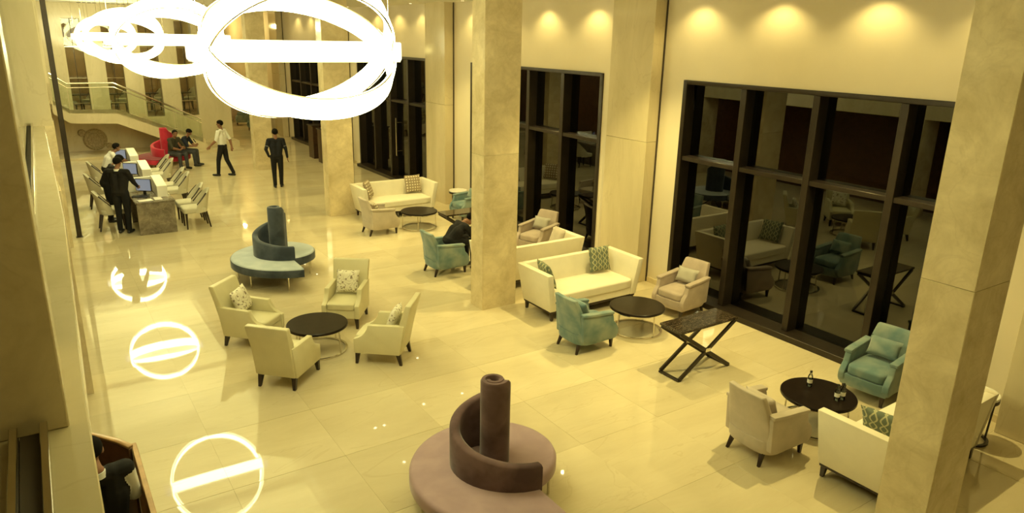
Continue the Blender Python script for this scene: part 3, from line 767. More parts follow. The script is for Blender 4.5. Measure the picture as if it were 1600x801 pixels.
def make_console():
    t = empty('console_table', (0, 0, 0), 0, '', 'table')
    MB().box(-0.56, 0.56, -0.21, 0.21, 0.72, 0.755).build('marble_top', 'darkmarble', t, 0.004, 1)
    for y in (-0.18, 0.18):
        for sg in (1, -1):
            MB().tube([(-sg*0.50, y, 0.022), (sg*0.54, y, 0.708)], 1, 4, flat=(0.030, 0.056)).build('cross_leg', 'bronze' if y < 0 else 'bronze', t, 0.002, 1)
        MB().box(-0.03, 0.07, y-0.018, y+0.018, 0.335, 0.395).build('joint_block', 'chrome', t, 0.004, 1)
    for x in (-0.5, 0.5): MB().box(x-0.025, x+0.025, -0.19, 0.19, 0.0, 0.028).build('floor_bar', 'bronze', t, 0.003, 1)
    for x in (-0.53, 0.53): MB().box(x-0.02, x+0.02, -0.19, 0.19, 0.695, 0.72).build('top_bar', 'bronze', t, 0.003, 1)
    MB().tube([(0.02, -0.18, 0.365), (0.02, 0.18, 0.365)], 0.014, 8).build('cross_bar', 'chrome', t)
    return t

def make_side():
    t = empty('side_table', (0, 0, 0), 0, '', 'table')
    MB().lathe([(0.01, 0.585), (0.23, 0.585), (0.235, 0.59), (0.235, 0.615), (0.23, 0.62), (0.01, 0.62)], 40).build('tabletop', 'whitestone', t)
    MB().lathe([(0.22, 0.545), (0.238, 0.545), (0.238, 0.585), (0.22, 0.585)], 40).build('apron_ring', 'bronze', t)
    MB().tube([(0.2*math.cos(2*math.pi*i/40), 0.2*math.sin(2*math.pi*i/40), 0.014) for i in range(40)], 1, 4, True, flat=(0.035, 0.026)).build('base_ring', 'bronze', t, angle=30)
    for k in range(3):
        a = R(80)+k*2*math.pi/3; MB().tube([(0.2*math.cos(a), 0.2*math.sin(a), 0.02), (0.222*math.cos(a), 0.222*math.sin(a), 0.56)], 0.012, 8).build('leg', 'bronze', t)
    return t

def make_spiral(m, md_, label, loc, seat_z=0.44, rz=0.0, band=None):
    """round bench whose seat and back both spiral out, cut edge towards -y"""
    t = empty('spiral_sofa', loc, rz, label, 'sofa', 'spiral benches')
    # seat: radius grows from start angle to end angle
    a0, a1 = R(-88), R(270)
    def rad(a):
        u = (a-a0)/(a1-a0); u = max(0.0, u); return 0.50+0.25*u**0.9+0.50*u**1.9
    n = 72; th = 0.155
    prof = [(-0.012, -th), (0.0, -th+0.02), (0.0, -0.035), (-0.012, -0.01), (-0.04, 0.0)]
    rings = []
    for i in range(n+1):
        a = a0+(a1-a0)*i/n; r = rad(a)
        ring = [(0.04*math.cos(a), 0.04*math.sin(a), seat_z-th)]
        ring += [((r+d)*math.cos(a), (r+d)*math.sin(a), seat_z+z) for d, z in prof]
        ring.append((0.04*math.cos(a), 0.04*math.sin(a), seat_z))
        rings.append(ring)
    MB().loft(rings).build('seat', m, t, angle=50)
    if band:
        rings = []
        for i in range(n+1):
            a = a0+(a1-a0)*i/n; r = rad(a)
            rings.append([((r+d)*math.cos(a), (r+d)*math.sin(a), seat_z+z) for d, z in ((-0.006, -th-0.002), (0.006, -th-0.002), (0.006, -0.03), (-0.003, -0.022))])
        MB().loft(rings).build('seat_band', band, t, angle=50)
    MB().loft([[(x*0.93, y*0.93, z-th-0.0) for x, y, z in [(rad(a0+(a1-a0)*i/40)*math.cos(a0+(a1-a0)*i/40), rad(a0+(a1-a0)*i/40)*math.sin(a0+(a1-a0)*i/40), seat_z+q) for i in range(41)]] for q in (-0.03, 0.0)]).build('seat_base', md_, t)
    # back: centre line spirals out of a tight roll and loses height
    b0, b1 = R(-560), R(272)
    def wr(a):
        u = (a-b0)/(b1-b0)
        if a < R(0): return 0.055+0.075*(a-b0)/(R(0)-b0)
        v = a/b1; return 0.13+0.50*v**0.85
    def wh(a):
        if a < R(-40): return 0.90
        v = (a-R(-40))/(b1-R(-40)); return 0.25+0.65*max(0.0, 1-v)**1.35
    n = 110; rings = []
    for i in range(n+1):
        a = b0+(b1-b0)*i/n; r = wr(a); h = wh(a); w_ = 0.028 if a < R(-90) else 0.028+0.022*min(1, (a-R(-90))/R(120))
        sh = min(1.0, max(0.0, (R(230)-a)/R(230))); ex, ey = -0.12*sh, -0.03*sh
        rings.append([(ex+(r+d)*math.cos(a), ey+(r+d)*math.sin(a), seat_z+z) for d, z in ((-w_, -0.02), (w_, -0.02), (w_, h-0.02), (w_*0.55, h), (-w_*0.55, h), (-w_, h-0.02))])
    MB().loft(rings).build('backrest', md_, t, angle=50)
    for k in range(9):
        a = a0+(a1-a0)*(k+0.3)/8.6; r = rad(a)*0.88
        MB().tube([(r*math.cos(a), r*math.sin(a), 0), (r*math.cos(a), r*math.sin(a), seat_z-th-0.02)], 0.014, 8).build('leg', 'chrome', t)
    for k in range(4):
        a = R(20)+k*math.pi/2
        MB().tube([(0, 0, seat_z-th-0.04), (0.42*math.cos(a), 0.42*math.sin(a), 0.012)], 0.010, 6).build('brace', 'chrome', t)
    return t

# ------------------------------------------------------------------ spiral benches
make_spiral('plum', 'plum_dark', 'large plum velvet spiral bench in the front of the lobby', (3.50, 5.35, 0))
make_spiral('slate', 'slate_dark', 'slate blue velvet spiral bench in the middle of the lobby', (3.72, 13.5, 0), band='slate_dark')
make_spiral('red_dark', 'red', 'red velvet spiral bench near the stair with two seated men', (3.85, 26.95, 0), seat_z=0.38, rz=R(-25), band='red')

# ------------------------------------------------------------------ seating by the windows
sofa = make_sofa('sofa'); us = []
SG = 'cream sofas by the windows'
place(sofa, us, (7.62, 9.24, 0), R(-90), 'cream sofa with two green patterned pillows, facing the camera beside the middle column', SG)
place(sofa, us, (7.61, 10.84, 0), R(90), 'cream sofa seen from behind, back to back with the patterned pillow sofa', SG)
place(sofa, us, (7.60, 16.90, 0), R(-90), 'far cream sofa with two dotted pillows beside the third column', SG)
place(sofa, us, (7.53, 3.41, 0), R(91.5), 'cream sofa partly hidden by the right foreground column', SG)
pillow(PC, 'ogee', 0.45, 0.45, 0.14, 'ogee', (8.17, 9.40, 0.72), R(-94), R(-14), 'square green ogee patterned pillow at the right end of the near cream sofa', 'sofa pillows')
pillow(PC, 'ogee', 0.45, 0.45, 0.14, 'ogee', (6.86, 9.20, 0.705), R(-12), R(-22), 'green ogee patterned pillow leaning in the left arm of the near cream sofa', 'sofa pillows')
pillow(PC, 'dots', 0.46, 0.46, 0.14, 'dots', (8.20, 17.06, 0.725), R(-90), R(-14), 'dotted beige pillow at the right end of the far cream sofa', 'sofa pillows')
pillow(PC, 'dots', 0.46, 0.46, 0.14, 'dots', (6.90, 16.93, 0.72), R(-35), R(-20), 'dotted beige pillow at the left end of the far cream sofa', 'sofa pillows')
pillow(PC, 'ogee', 0.45, 0.45, 0.14, 'ogee', (6.92, 3.36, 0.715), R(10), R(-25), 'green patterned pillow on the sofa hidden by the foreground column', 'sofa pillows')
pillow(PC, 'creamp', 0.45, 0.45, 0.14, 'beige', (8.26, 10.80, 0.74), R(170), R(-20), 'plain pale pillow in the corner of the sofa seen from behind', 'sofa pillows')

club_teal = make_club('teal'); ut = []
CG = 'armchairs by the windows'
place(club_teal, ut, (6.61, 7.83, 0), 0, 'teal velvet armchair with its back to the camera beside the near cream sofa', CG)
place(club_teal, ut, (6.47, 12.06, 0), 0, 'teal velvet armchair with a man in black leaning forward in it', CG)
place(club_teal, ut, (8.95, 4.58, 0), R(186), 'teal velvet armchair facing the table with water bottles', CG)
place(club_teal, ut, (9.02, 15.55, 0), R(180), 'far teal velvet armchair half hidden behind the middle column', CG)
club_taupe = make_club('taupe'); ut = []
place(club_taupe, ut, (8.93, 8.10, 0), R(187), 'taupe velvet armchair against the window beside the near cream sofa', CG)
place(club_taupe, ut, (8.85, 12.25, 0), R(198), 'taupe velvet armchair behind the sofa seen from behind', CG)
club_beige = make_club('beige'); ut = []
place(club_beige, ut, (6.54, 4.46, 0), R(-3), 'beige velvet armchair with its back to the camera at the bottle table', CG)
place(club_beige, ut, (6.53, 15.40, 0), 0, 'pale beige armchair in front of the far cream sofa', CG)
LG = 'lumbar pillows in the armchairs'
def lumbar(key, m, x, y, rz, label): pillow(PC, key, 0.42, 0.27, 0.12, m, (x+math.cos(rz)*-0.13, y+math.sin(rz)*-0.13, 0.632), rz, R(-22), label, LG, 'lumbar_pillow')
lumbar('lt', 'teal', 6.61, 7.83, 0, 'teal lumbar pillow in the armchair beside the near cream sofa')
lumbar('lt', 'teal', 8.95, 4.58, R(186), 'teal lumbar pillow in the armchair facing the bottle table')
lumbar('lt', 'teal', 9.02, 15.55, R(180), 'teal lumbar pillow in the far half hidden armchair')
lumbar('lp', 'taupe_light', 8.93, 8.10, R(187), 'grey taupe lumbar pillow in the armchair against the window')
lumbar('lp', 'taupe_light', 8.85, 12.25, R(198), 'grey taupe lumbar pillow in the armchair behind the middle column')
lumbar('lb', 'beige', 6.54, 4.46, R(-3), 'beige lumbar pillow in the armchair at the bottle table')
lumbar('ld', 'dots', 6.53, 15.40, 0, 'patterned lumbar pillow in the pale armchair of the far group')

cof = make_coffee(); uc = []
TG = 'round dark coffee tables'
place(cof, uc, (3.09, 9.72, 0), R(12), 'round dark coffee table between the four cream armchairs', TG)
place(cof, uc, (7.70, 7.87, 0), R(70), 'round dark coffee table in front of the near cream sofa', TG)
place(cof, uc, (7.55, 15.38, 0), R(40), 'round dark coffee table in front of the far cream sofa', TG)
place(cof, uc, (7.55, 4.50, 0.0), R(75), 'round dark coffee table carrying three water bottles', TG)
con = make_console(); uk = []
place(con, uk, (7.44, 6.36, 0), 0, 'console table with dark veined marble top and crossed metal legs by the window', 'marble console tables')
place(con, uk, (7.80, 13.62, 0), 0, 'far console table with dark marble top behind the man in the teal chair', 'marble console tables')
sd = make_side(); uq = []
place(sd, uq, (9.10, 16.22, 0), 0, 'round white topped side table beside the far cream sofa', 'white side tables')
place(sd, uq, (8.86, 3.32, 0), 0, 'round white topped side table behind the foreground column', 'white side tables')
# water bottles
def make_bottle():
    t = empty('water_bottle', (0, 0, 0), 0, '', 'bottle', 'water bottles on the round table')
    MB().lathe([(0.005, 0.002), (0.029, 0.002), (0.031, 0.01), (0.031, 0.12), (0.028, 0.14), (0.013, 0.175), (0.0125, 0.19)], 18).build('body', 'bottleglass', t)
    MB().lathe([(0.005, 0.004), (0.027, 0.004), (0.027, 0.09), (0.005, 0.09)], 18).build('water', 'bottleglass', t)
    MB().lathe([(0.0316, 0.05), (0.0316, 0.10)], 18, caps=False).build('paper_label', 'paper', t)
    MB().lathe([(0.005, 0.186), (0.0145, 0.186), (0.0145, 0.207), (0.005, 0.208)], 14).build('cap', 'black', t)
    return t
bt = make_bottle(); ub = []
place(bt, ub, (7.62, 4.68, 0.42), 0, 'clear water bottle standing alone on the table farther from the camera')
place(bt, ub, (7.58, 4.28, 0.42), 0, 'clear water bottle of the close pair, nearer the camera')
place(bt, ub, (7.66, 4.26, 0.42), 0, 'clear water bottle of the close pair, farther from the camera')

# ------------------------------------------------------------------ four cream armchairs
crm = make_cream(); ua = []
A = [(2.44, 9.02, R(44), 'cream high-back armchair with its back to the camera, nearest of the four'),
     (2.36, 10.50, R(-46), 'cream high-back armchair on the left of the round table'),
     (3.86, 10.58, R(-126), 'cream high-back armchair facing the camera beyond the round table'),
     (3.82, 8.98, R(140), 'cream high-back armchair on the right of the round table seen from the side')]
for x, y, rz, lb in A: place(crm, ua, (x, y, 0), rz, lb, 'cream high-back armchairs')
for (x, y, rz, lb), nm in zip(A, ('nearest cream armchair seen from behind', 'left cream armchair', 'cream armchair facing the camera', 'right cream armchair')):
    sp = R(30) if nm.startswith('left') else 0
    pillow(PC, 'floral', 0.38, 0.38, 0.13, 'floral', (x-0.155*math.cos(rz), y-0.155*math.sin(rz), 0.625 if not sp else 0.655), rz, R(-20), 'white floral pillow on the '+nm, 'floral pillows', spin=sp*0.22)

# ------------------------------------------------------------------ reception desks
def make_dining(m):
    """upholstered visitor chair with dark trim, facing -x"""
    t = empty('visitor_chair', (0, 0, 0), 0, '', 'chair')
    cushion_mb(-0.02, 0, 0.44, 0.52, 0.50, 0.13, 0.02, k=9).build('seat', m, t, angle=80)
    rings = []
    ns = 16
    def sect(z_f):
        out = []; inn = []
        for i in range(ns+1):
            u = -1+2*i/ns; a = u*R(100)
            top = 0.50+0.42*max(0, math.cos(a*0.80))**1.1
            z = 0.38+(top-0.38)*z_f
            lean = 0.10*z_f*math.cos(a*0.6)
            r = 0.265
            out.append((0.02+r*math.cos(a)*0.95+lean, r*math.sin(a)*1.03*(1 if abs(u) < .99 else 1), z))
            inn.append((0.02+(r-0.055)*math.cos(a)*0.95+lean, (r-0.055)*math.sin(a)*1.03, z))
        return out+inn[::-1]
    MB().loft([sect(0), sect(0.33), sect(0.66), sect(0.94), sect(1.0)]).build('backrest', m, t, angle=60)
    pts = []
    for i in range(ns+1):
        u = -1+2*i/ns; a = u*R(100)
        top = 0.50+0.42*max(0, math.cos(a*0.80))**1.1
        if abs(u) > 0.38: pts.append((u, (0.02+0.24*math.cos(a)*0.95+0.10*math.cos(a*0.6), 0.24*math.sin(a)*1.03, top+0.008)))
    for sg in (-1, 1):
        MB().tube([p for u, p in pts if u*sg > 0], 0.017, 6).build('arm_trim', 'darkwood', t)
    for x, y, dx in ((-0.22, 0.20, 0), (-0.22, -0.20, 0), (0.22, 0.18, 0.08), (0.22, -0.18, 0.08)):
        leg_mb(x, y, 0.40, 0.026, 0.015, dx, 0).build('leg', 'darkwood', t, 0.003, 1)
    return t
vis = make_dining('visitor'); uv = []
DY = (17.70, 20.10, 22.50)
ORD = ('nearest', 'middle', 'farthest')
for k, y0 in enumerate(DY):
    d = empty('reception_desk', (2.10, y0, 0), 0, '%s reception desk of dark veined marble' % ORD[k], 'desk', 'reception desks')
    lx = -0.18 if k == 2 else -0.38
    MB().box(lx, 0.40, 0.0, 0.05, 0, 0.72).build('end_panel', 'deskmarble', d, 0.004, 1)
    MB().box(lx, 0.40, 1.35, 1.40, 0, 0.72).build('end_panel', 'deskmarble', d, 0.004, 1)
    MB().box(0.34, 0.40, 0.05, 1.35, 0, 0.72).build('modesty_panel', 'deskmarble', d, 0.004, 1)
    MB().box(lx-0.02, 0.42, -0.01, 1.41, 0.72, 0.755).build('desktop', 'deskmarble', d, 0.004, 1)
    s_ = empty('privacy_screen', (2.10, y0, 0.755), 0, 'white L-shaped privacy screen on the %s reception desk' % ORD[k], 'screen', 'privacy screens')
    MB().box(lx-0.02, 0.12, 1.30, 1.36, 0, 0.34).build('rear_panel', 'white', s_, 0.008, 1)
    MB().prism([(0.42, 0), (1.36, 0), (1.36, 0.36), (1.15, 0.36), (0.42, 0.26)], 0.12, 0.34, 'x').build('side_box', 'white', s_, 0.008, 1)
    m_ = empty('computer_monitor', (2.00 if k < 2 else 2.03, y0+0.85 if k < 2 else y0+1.02, 0.755), R(-38), 'black computer monitor with a pale blue screen on the %s desk' % ORD[k], 'monitor', 'reception monitors')
    MB().box(-0.19, 0.19, -0.012, 0.02, 0.09, 0.38).build('bezel', 'black', m_, 0.006, 1)
    MB().box(-0.175, 0.175, -0.0135, -0.011, 0.105, 0.365).build('display', 'screen', m_, smooth=False)
    MB().box(-0.03, 0.03, 0.0, 0.035, 0.01, 0.2).build('neck', 'black', m_, 0.004, 1)
    MB().lathe([(0.01, 0), (0.11, 0), (0.11, 0.01), (0.02, 0.014)], 20).build('stand_base', 'black', m_)
    kb = empty('keyboard', (1.88 if k < 2 else 2.08, y0+0.62 if k < 2 else y0+0.30, 0.755), R(-38), 'flat black keyboard in front of the %s monitor' % ORD[k], 'keyboard', 'reception keyboards')
    MB().hexa([(-0.2, -0.06, 0), (0.2, -0.06, 0), (0.2, 0.06, 0), (-0.2, 0.06, 0)], [(-0.2, -0.06, 0.012), (0.2, -0.06, 0.012), (0.2, 0.06, 0.022), (-0.2, 0.06, 0.022)]).build('case', 'black', kb, 0.003, 1)
    for r_ in range(4):
        MB().box(-0.19, 0.19, -0.05+r_*0.026, -0.03+r_*0.026, 0.012+r_*0.0022, 0.02+r_*0.0022).build('key_row', 'black', kb)
    for q in range(2):
        place(vis, uv, (2.95, y0+0.27+q*0.70, 0), R(0), 'cream visitor chair at the %s desk, %s of its pair' % (ORD[k], ('nearer', 'farther')[q]), 'visitor chairs at the reception desks')
    place(vis, uv, (1.30 if k < 2 else 1.50, y0+(0.98, 1.08, 0.62)[k], 0), R(180), 'cream chair on the staff side of the %s desk' % ORD[k], 'staff chairs')
pp_ = MB().box(-0.15, 0.15, -0.1, 0.1, 0, 0.012).build('paper_folder', 'paper', None, 0.002, 1); pp_.location = (1.92, 17.88, 0.755); pp_.rotation_euler = (0, 0, R(8)); tag(pp_, 'white paper folder lying on the nearest reception desk', 'paper')
pp_ = MB().box(-0.08, 0.08, -0.15, 0.15, 0, 0.01).build('paper_stack', 'paper', None, 0.002, 1); pp_.location = (2.20, 17.98, 0.755); tag(pp_, 'small stack of papers beside the folder on the nearest desk', 'paper')

# ------------------------------------------------------------------ dark podium near the far window, lounge chairs in the distance
t = empty('wood_podium', (8.78, 25.35, 0), 0, 'tall dark brown wooden podium beside the far window', 'podium')
MB().box(-0.26, 0.26, -0.45, 0.10, 0, 1.18).build('cabinet', 'podiumwood', t, 0.006, 1)
MB().box(-0.30, 0.28, -0.48, 0.12, 1.18, 1.22).build('top', 'darkwood', t, 0.006, 1)
MB().box(-0.265, -0.26, -0.43, -0.19, 0.06, 1.12).build('door', 'podiumwood', t, 0.001, 1)
MB().box(-0.265, -0.26, -0.17, 0.08, 0.06, 1.12).build('door', 'podiumwood', t, 0.001, 1)
t2 = empty('wood_podium', (8.85, 26.6, 0), 0, 'second dark wooden podium just beyond the first', 'podium')
MB().box(-0.26, 0.26, -0.45, 0.10, 0, 1.18).build('cabinet', 'podiumwood', t2, 0.006, 1)
MB().box(-0.30, 0.28, -0.48, 0.12, 1.18, 1.22).build('top', 'darkwood', t2, 0.006, 1)
FG = 'armchairs in the far corridor'
for src, x, y, rz, lb in ((club_taupe, 8.75, 39.0, 200, 'distant taupe armchair in the far corridor, nearer one'), (club_teal, 8.7, 40.4, 160, 'distant teal armchair in the far corridor, beyond the taupe one'),
                          (club_taupe, 8.8, 42.0, 190, 'distant taupe armchair in the far corridor, deepest one'), (club_teal, 8.85, 37.4, 170, 'distant teal armchair in the far corridor, nearest the lobby'),
                          (club_teal, 8.9, 35.0, 200, 'teal armchair beyond the most distant column')):
    o = copy_tree(src); o.location = (x, y, 0); o.rotation_euler = (0, 0, R(rz)); o['label'] = lb; o['group'] = FG

# lounge tables and chairs behind the slits
LX = (1.65, 2.85, 4.15, 5.4)
for k, x in enumerate(LX):
    tb = empty('lounge_table', (x+0.15, 33.6, 1.2), 0, 'small dark lounge table seen through the %s slit window' % ('first', 'second', 'third', 'fourth')[k], 'table', 'lounge tables')
    MB().lathe([(0.01, 0.71), (0.34, 0.71), (0.35, 0.72), (0.35, 0.74), (0.01, 0.745)], 28).build('tabletop', 'tabletop', tb)
    MB().lathe([(0.22, 0), (0.22, 0.015), (0.03, 0.03), (0.03, 0.71)], 20).build('pedestal', 'darkwood', tb)
    for q, (dx, dy, rz) in enumerate(((-0.35, -0.35, 225), (0.55, 0.45, 45))):
        o = copy_tree(vis); o.location = (x+dx, 33.6+dy, 1.2); o.rotation_euler = (0, 0, R(rz)); o['label'] = 'lounge chair seen through the %s slit window, %s the table' % (('first', 'second', 'third', 'fourth')[k], ('in front of', 'behind')[q]); o['group'] = 'lounge chairs behind the slits'
lp = empty('pendant_lamp', (2.0, 34.0, 3.9), 0, 'glowing amber pendant shade behind the first slit window', 'lamp')
MB().lathe([(0.05, 0.42), (0.16, 0.30), (0.30, 0.0), (0.28, 0.0), (0.14, 0.29), (0.05, 0.40)], 24).build('shade', 'amber', lp)
MB().tube([(0, 0, 0.40), (0, 0, CEIL-3.9)], 0.006, 6).build('cord', 'black', lp)

# ------------------------------------------------------------------ people
def capsule(mb, a, b, ra, rb, n=10):
    a, b = Vector(a), Vector(b); d = b-a
    if d.length < 1e-6: d = Vector((0, 0, 1e-4))
    t = d.normalized(); ref = Vector((0, 0, 1)) if abs(t.z) < 0.9 else Vector((1, 0, 0))
    u = t.cross(ref).normalized(); w_ = u.cross(t)
    rings = []
    for c_, r, off in [(a, ra, -0.98), (a, ra, -0.75), (a, ra, -0.4), (a, ra, 0), (b, rb, 0), (b, rb, 0.4), (b, rb, 0.75), (b, rb, 0.98)]:
        q = math.sqrt(max(0.0, 1-off*off))*r
        rings.append([tuple(c_+t*(off*r)+u*q*math.cos(2*math.pi*i/n)+w_*q*math.sin(2*math.pi*i/n)) for i in range(n)])
    mb.loft(rings)
def person(loc, rz, J, look, label, hair_extra=None, voxel=0.0115, extras=None):
    """J: joint positions in local space (facing +y); look: material keys"""
    root = empty('person', loc, rz, label, 'person')
    caps = []   # (a, b, ra, rb, material key)
    def C(a, b, ra, rb, m): caps.append((Vector(a), Vector(b), ra, rb, m))
    V = {k: Vector(v) for k, v in J.items()}
    top, bot, slv = look['top'], look['bottom'], look.get('sleeve', look['top'])
    fore = look.get('forearm', slv)
    pel, che, nek, hd = V['pelvis'], V['chest'], V['neck'], V['head']
    sx = (V['shR']-V['shL']).normalized()
    C(pel-sx*0.06, pel+sx*0.06, 0.118, 0.118, bot)
    mid = (pel+che)/2
    C(pel-sx*0.055+(che-pel)*0.22, che-sx*0.085, 0.112, 0.118, top); C(pel+sx*0.055+(che-pel)*0.22, che+sx*0.085, 0.112, 0.118, top)
    upp = (V['shL']+V['shR'])/2
    C(che-sx*0.08, upp-sx*0.10, 0.115, 0.075, top); C(che+sx*0.08, upp+sx*0.10, 0.115, 0.075, top)
    C(V['shL'], V['shR'], 0.070, 0.070, top)
    C(upp, nek, 0.058, 0.052, 'skin'); C(nek, hd-Vector((0, 0, 0.06)), 0.052, 0.05, 'skin')
    fdir = V.get('face', Vector((0, 1, 0))).normalized()
    hz = Vector((0, 0, 1))
    hup = (hz-fdir*hz.dot(fdir)).normalized(); hsd = fdir.cross(hup)
    # skull, jaw, nose, ears
    C(hd+hup*0.035-fdir*0.022, hd+hup*0.035+fdir*0.018, 0.083, 0.080, 'skin')
    C(hd+hup*0.0+fdir*0.015, hd-hup*0.065+fdir*0.035, 0.070, 0.048, 'skin')
    C(hd+fdir*0.088+hup*0.015, hd+fdir*0.106-hup*0.018, 0.010, 0.015, 'skin')
    for sg in (-1, 1): C(hd+hsd*sg*0.080+hup*0.015, hd+hsd*sg*0.082-hup*0.02, 0.016, 0.012, 'skin')
    for s_ in 'LR':
        sh, el, wr_, ha = V['sh'+s_], V['el'+s_], V['wr'+s_], V['ha'+s_]
        C(sh, el, 0.068, 0.052, slv); C(el, wr_, 0.050, 0.036 if fore != 'skin' else 0.030, fore)
        hdir = (ha-wr_).normalized(); side = hdir.cross(sx); side = side.normalized() if side.length > 0.2 else Vector((0, 1, 0))
        C(wr_, wr_+hdir*0.02, 0.027, 0.028, 'skin')
        across = hdir.cross(side).normalized()
        for q in (-1, 0, 1): C(wr_+hdir*0.02+side*q*0.018, wr_+hdir*0.085+side*q*0.024, 0.017, 0.015, 'skin')
        curl = across*(1 if s_ == 'L' else -1)
        for q, ll in ((-1.5, 0.055), (-0.5, 0.068), (0.5, 0.072), (1.5, 0.062)):
            k0 = wr_+hdir*0.088+side*q*0.0205; k1 = k0+hdir*ll*0.5+curl*0.006; k2 = k1+hdir*ll*0.42+curl*0.02
            C(k0, k1, 0.0105, 0.010, 'skin'); C(k1, k2, 0.010, 0.009, 'skin')
        t0 = wr_+hdir*0.03+side*0.03; C(t0, t0+hdir*0.04+side*0.028, 0.013, 0.0115, 'skin'); C(t0+hdir*0.04+side*0.028, t0+hdir*0.07+side*0.033, 0.0115, 0.0095, 'skin')
        hp, kn, an, to = V['hp'+s_], V['kn'+s_], V['an'+s_], V['to'+s_]
        C(hp, kn, 0.100, 0.072, bot); C(kn, an, 0.070, 0.056, bot); C(kn+(an-kn)*0.25, kn+(an-kn)*0.5, 0.068, 0.062, bot)
        fd = (to-an); fd.z = 0; fd.normalize(); base = Vector((an.x, an.y, to.z))
        C(base-fd*0.035, base+fd*0.06, 0.038, 0.040, 'shoe'); C(base+fd*0.06, to, 0.042, 0.034, 'shoe'); C(an, base+fd*0.03, 0.044, 0.042, 'shoe')
    mb = MB()
    for a, b, ra, rb, m in caps: capsule(mb, a, b, ra, rb)
    me0 = mb.mesh('body_raw', smooth=False)
    tmp = bpy.data.objects.new('tmp', me0); COL.objects.link(tmp)
    md1 = tmp.modifiers.new('r', 'REMESH'); md1.mode = 'VOXEL'; md1.voxel_size = voxel
    md2 = tmp.modifiers.new('s', 'SMOOTH'); md2.factor = 0.5; md2.iterations = 3
    dg = bpy.context.evaluated_depsgraph_get()
    me = bpy.data.meshes.new_from_object(tmp.evaluated_get(dg))
    bpy.data.objects.remove(tmp)
    me.name = 'body'
    keys = []
    for c_ in caps:
        if c_[4] not in keys: keys.append(c_[4])
    me.materials.clear()
    for k in keys: me.materials.append(MT[look.get('skin', 'skin')] if k == 'skin' else MT[k])
    nf = len(me.polygons); ct = np.empty(nf*3); me.polygons.foreach_get('center', ct); ct = ct.reshape(-1, 3)
    best = np.full(nf, 1e9); idx = np.zeros(nf, dtype=np.int32)
    for a, b, ra, rb, m in caps:
        A_, B_ = np.array(a), np.array(b); d = B_-A_; L2 = max(d@d, 1e-9)
        tt = np.clip(((ct-A_)@d)/L2, 0, 1); dist = np.linalg.norm(ct-(A_+tt[:, None]*d), axis=1)-(ra+(rb-ra)*tt)
        mk = dist < best; best[mk] = dist[mk]; idx[mk] = keys.index(m)
    me.polygons.foreach_set('material_index', idx); me.polygons.foreach_set('use_smooth', [True]*nf)
    link(bpy.data.objects.new('body', me), root)
    # hair cap
    hb = MB(); rings = []; nu, nv = 20, 9
    cc = hd+hup*0.038-fdir*0.004
    for k in range(nv+1):
        ring = []
        for i in range(nu):
            az = 2*math.pi*i/nu; front = math.cos(az)
            low = -0.05-0.95*(0.5-0.5*front)**1.3+(0.50*max(0, front)**2)
            ph = low+(math.pi/2-0.03-low)*k/nv
            ring.append(tuple(cc+(fdir*math.cos(az)*0.106+hsd*math.sin(az)*0.090)*math.cos(ph)+hup*0.094*math.sin(ph)))
        rings.append(ring)
    hb.loft(rings).build('hair', 'hair', root)
    for sg in (-1, 1):
        p = hd+fdir*0.082+hsd*sg*0.031+hup*0.018
        MB().sphere(tuple(p), (0.010, 0.008, 0.006), 8, 6).build('eye', 'black', root)
    if extras: extras(root, V, fdir)
    return root
def standing(h=1.72, **kw):
    s = h/1.75
    J = dict(pelvis=(0, 0, 0.96), chest=(0, 0, 1.24), neck=(0, -0.01, 1.49), head=(0, 0.015, 1.635), shL=(-0.20, 0, 1.42), shR=(0.20, 0, 1.42),
             elL=(-0.245, -0.03, 1.14), elR=(0.245, -0.03, 1.14), wrL=(-0.25, 0.05, 0.90), wrR=(0.25, 0.05, 0.90), haL=(-0.245, 0.08, 0.80), haR=(0.245, 0.08, 0.80),
             hpL=(-0.09, 0, 0.93), hpR=(0.09, 0, 0.93), knL=(-0.10, 0.015, 0.50), knR=(0.10, 0.015, 0.50), anL=(-0.10, -0.02, 0.10), anR=(0.10, -0.02, 0.10),
             toL=(-0.115, 0.15, 0.036), toR=(0.115, 0.15, 0.036))
    J.update(kw)
    return {k: (tuple(c_*s for c_ in v) if k != 'face' else v) for k, v in J.items()}
def seated(lean=0.0, seat=0.46, **kw):
    z = seat
    J = dict(pelvis=(0, 0, z+0.12), chest=(0, 0.10*lean+0.02, z+0.40), neck=(0, 0.27*lean, z+0.64-0.06*lean), head=(0, 0.34*lean+0.03, z+0.785-0.09*lean),
             shL=(-0.18, 0.22*lean, z+0.575-0.05*lean), shR=(0.18, 0.22*lean, z+0.575-0.05*lean), elL=(-0.24, 0.22+0.1*lean, z+0.30), elR=(0.24, 0.22+0.1*lean, z+0.30),
             wrL=(-0.14, 0.42, z+0.22), wrR=(0.14, 0.42, z+0.22), haL=(-0.08, 0.50, z+0.21), haR=(0.08, 0.50, z+0.21),
             hpL=(-0.09, 0.02, z+0.09), hpR=(0.09, 0.02, z+0.09), knL=(-0.13, 0.44, z+0.08), knR=(0.13, 0.44, z+0.08),
             anL=(-0.13, 0.46, 0.10), anR=(0.13, 0.46, 0.10), toL=(-0.14, 0.62, 0.036), toR=(0.14, 0.62, 0.036))
    J.update(kw); return J
def collar(root, V, fd):
    n = V['neck']; MB().lathe([(0.070, -0.045), (0.062, 0.0), (0.056, 0.0), (0.064, -0.045)], 18, tuple(n)).build('shirt_collar', 'shirt', root)
def bands(root, V, fd):
    for s_ in 'LR':
        a, b = V['sh'+s_], V['el'+s_]
        p, q = a+(b-a)*0.60, a+(b-a)*0.68
        MB().tube([tuple(p), tuple(q)], 0.0565, 14).build('sleeve_band', 'grey_band', root)
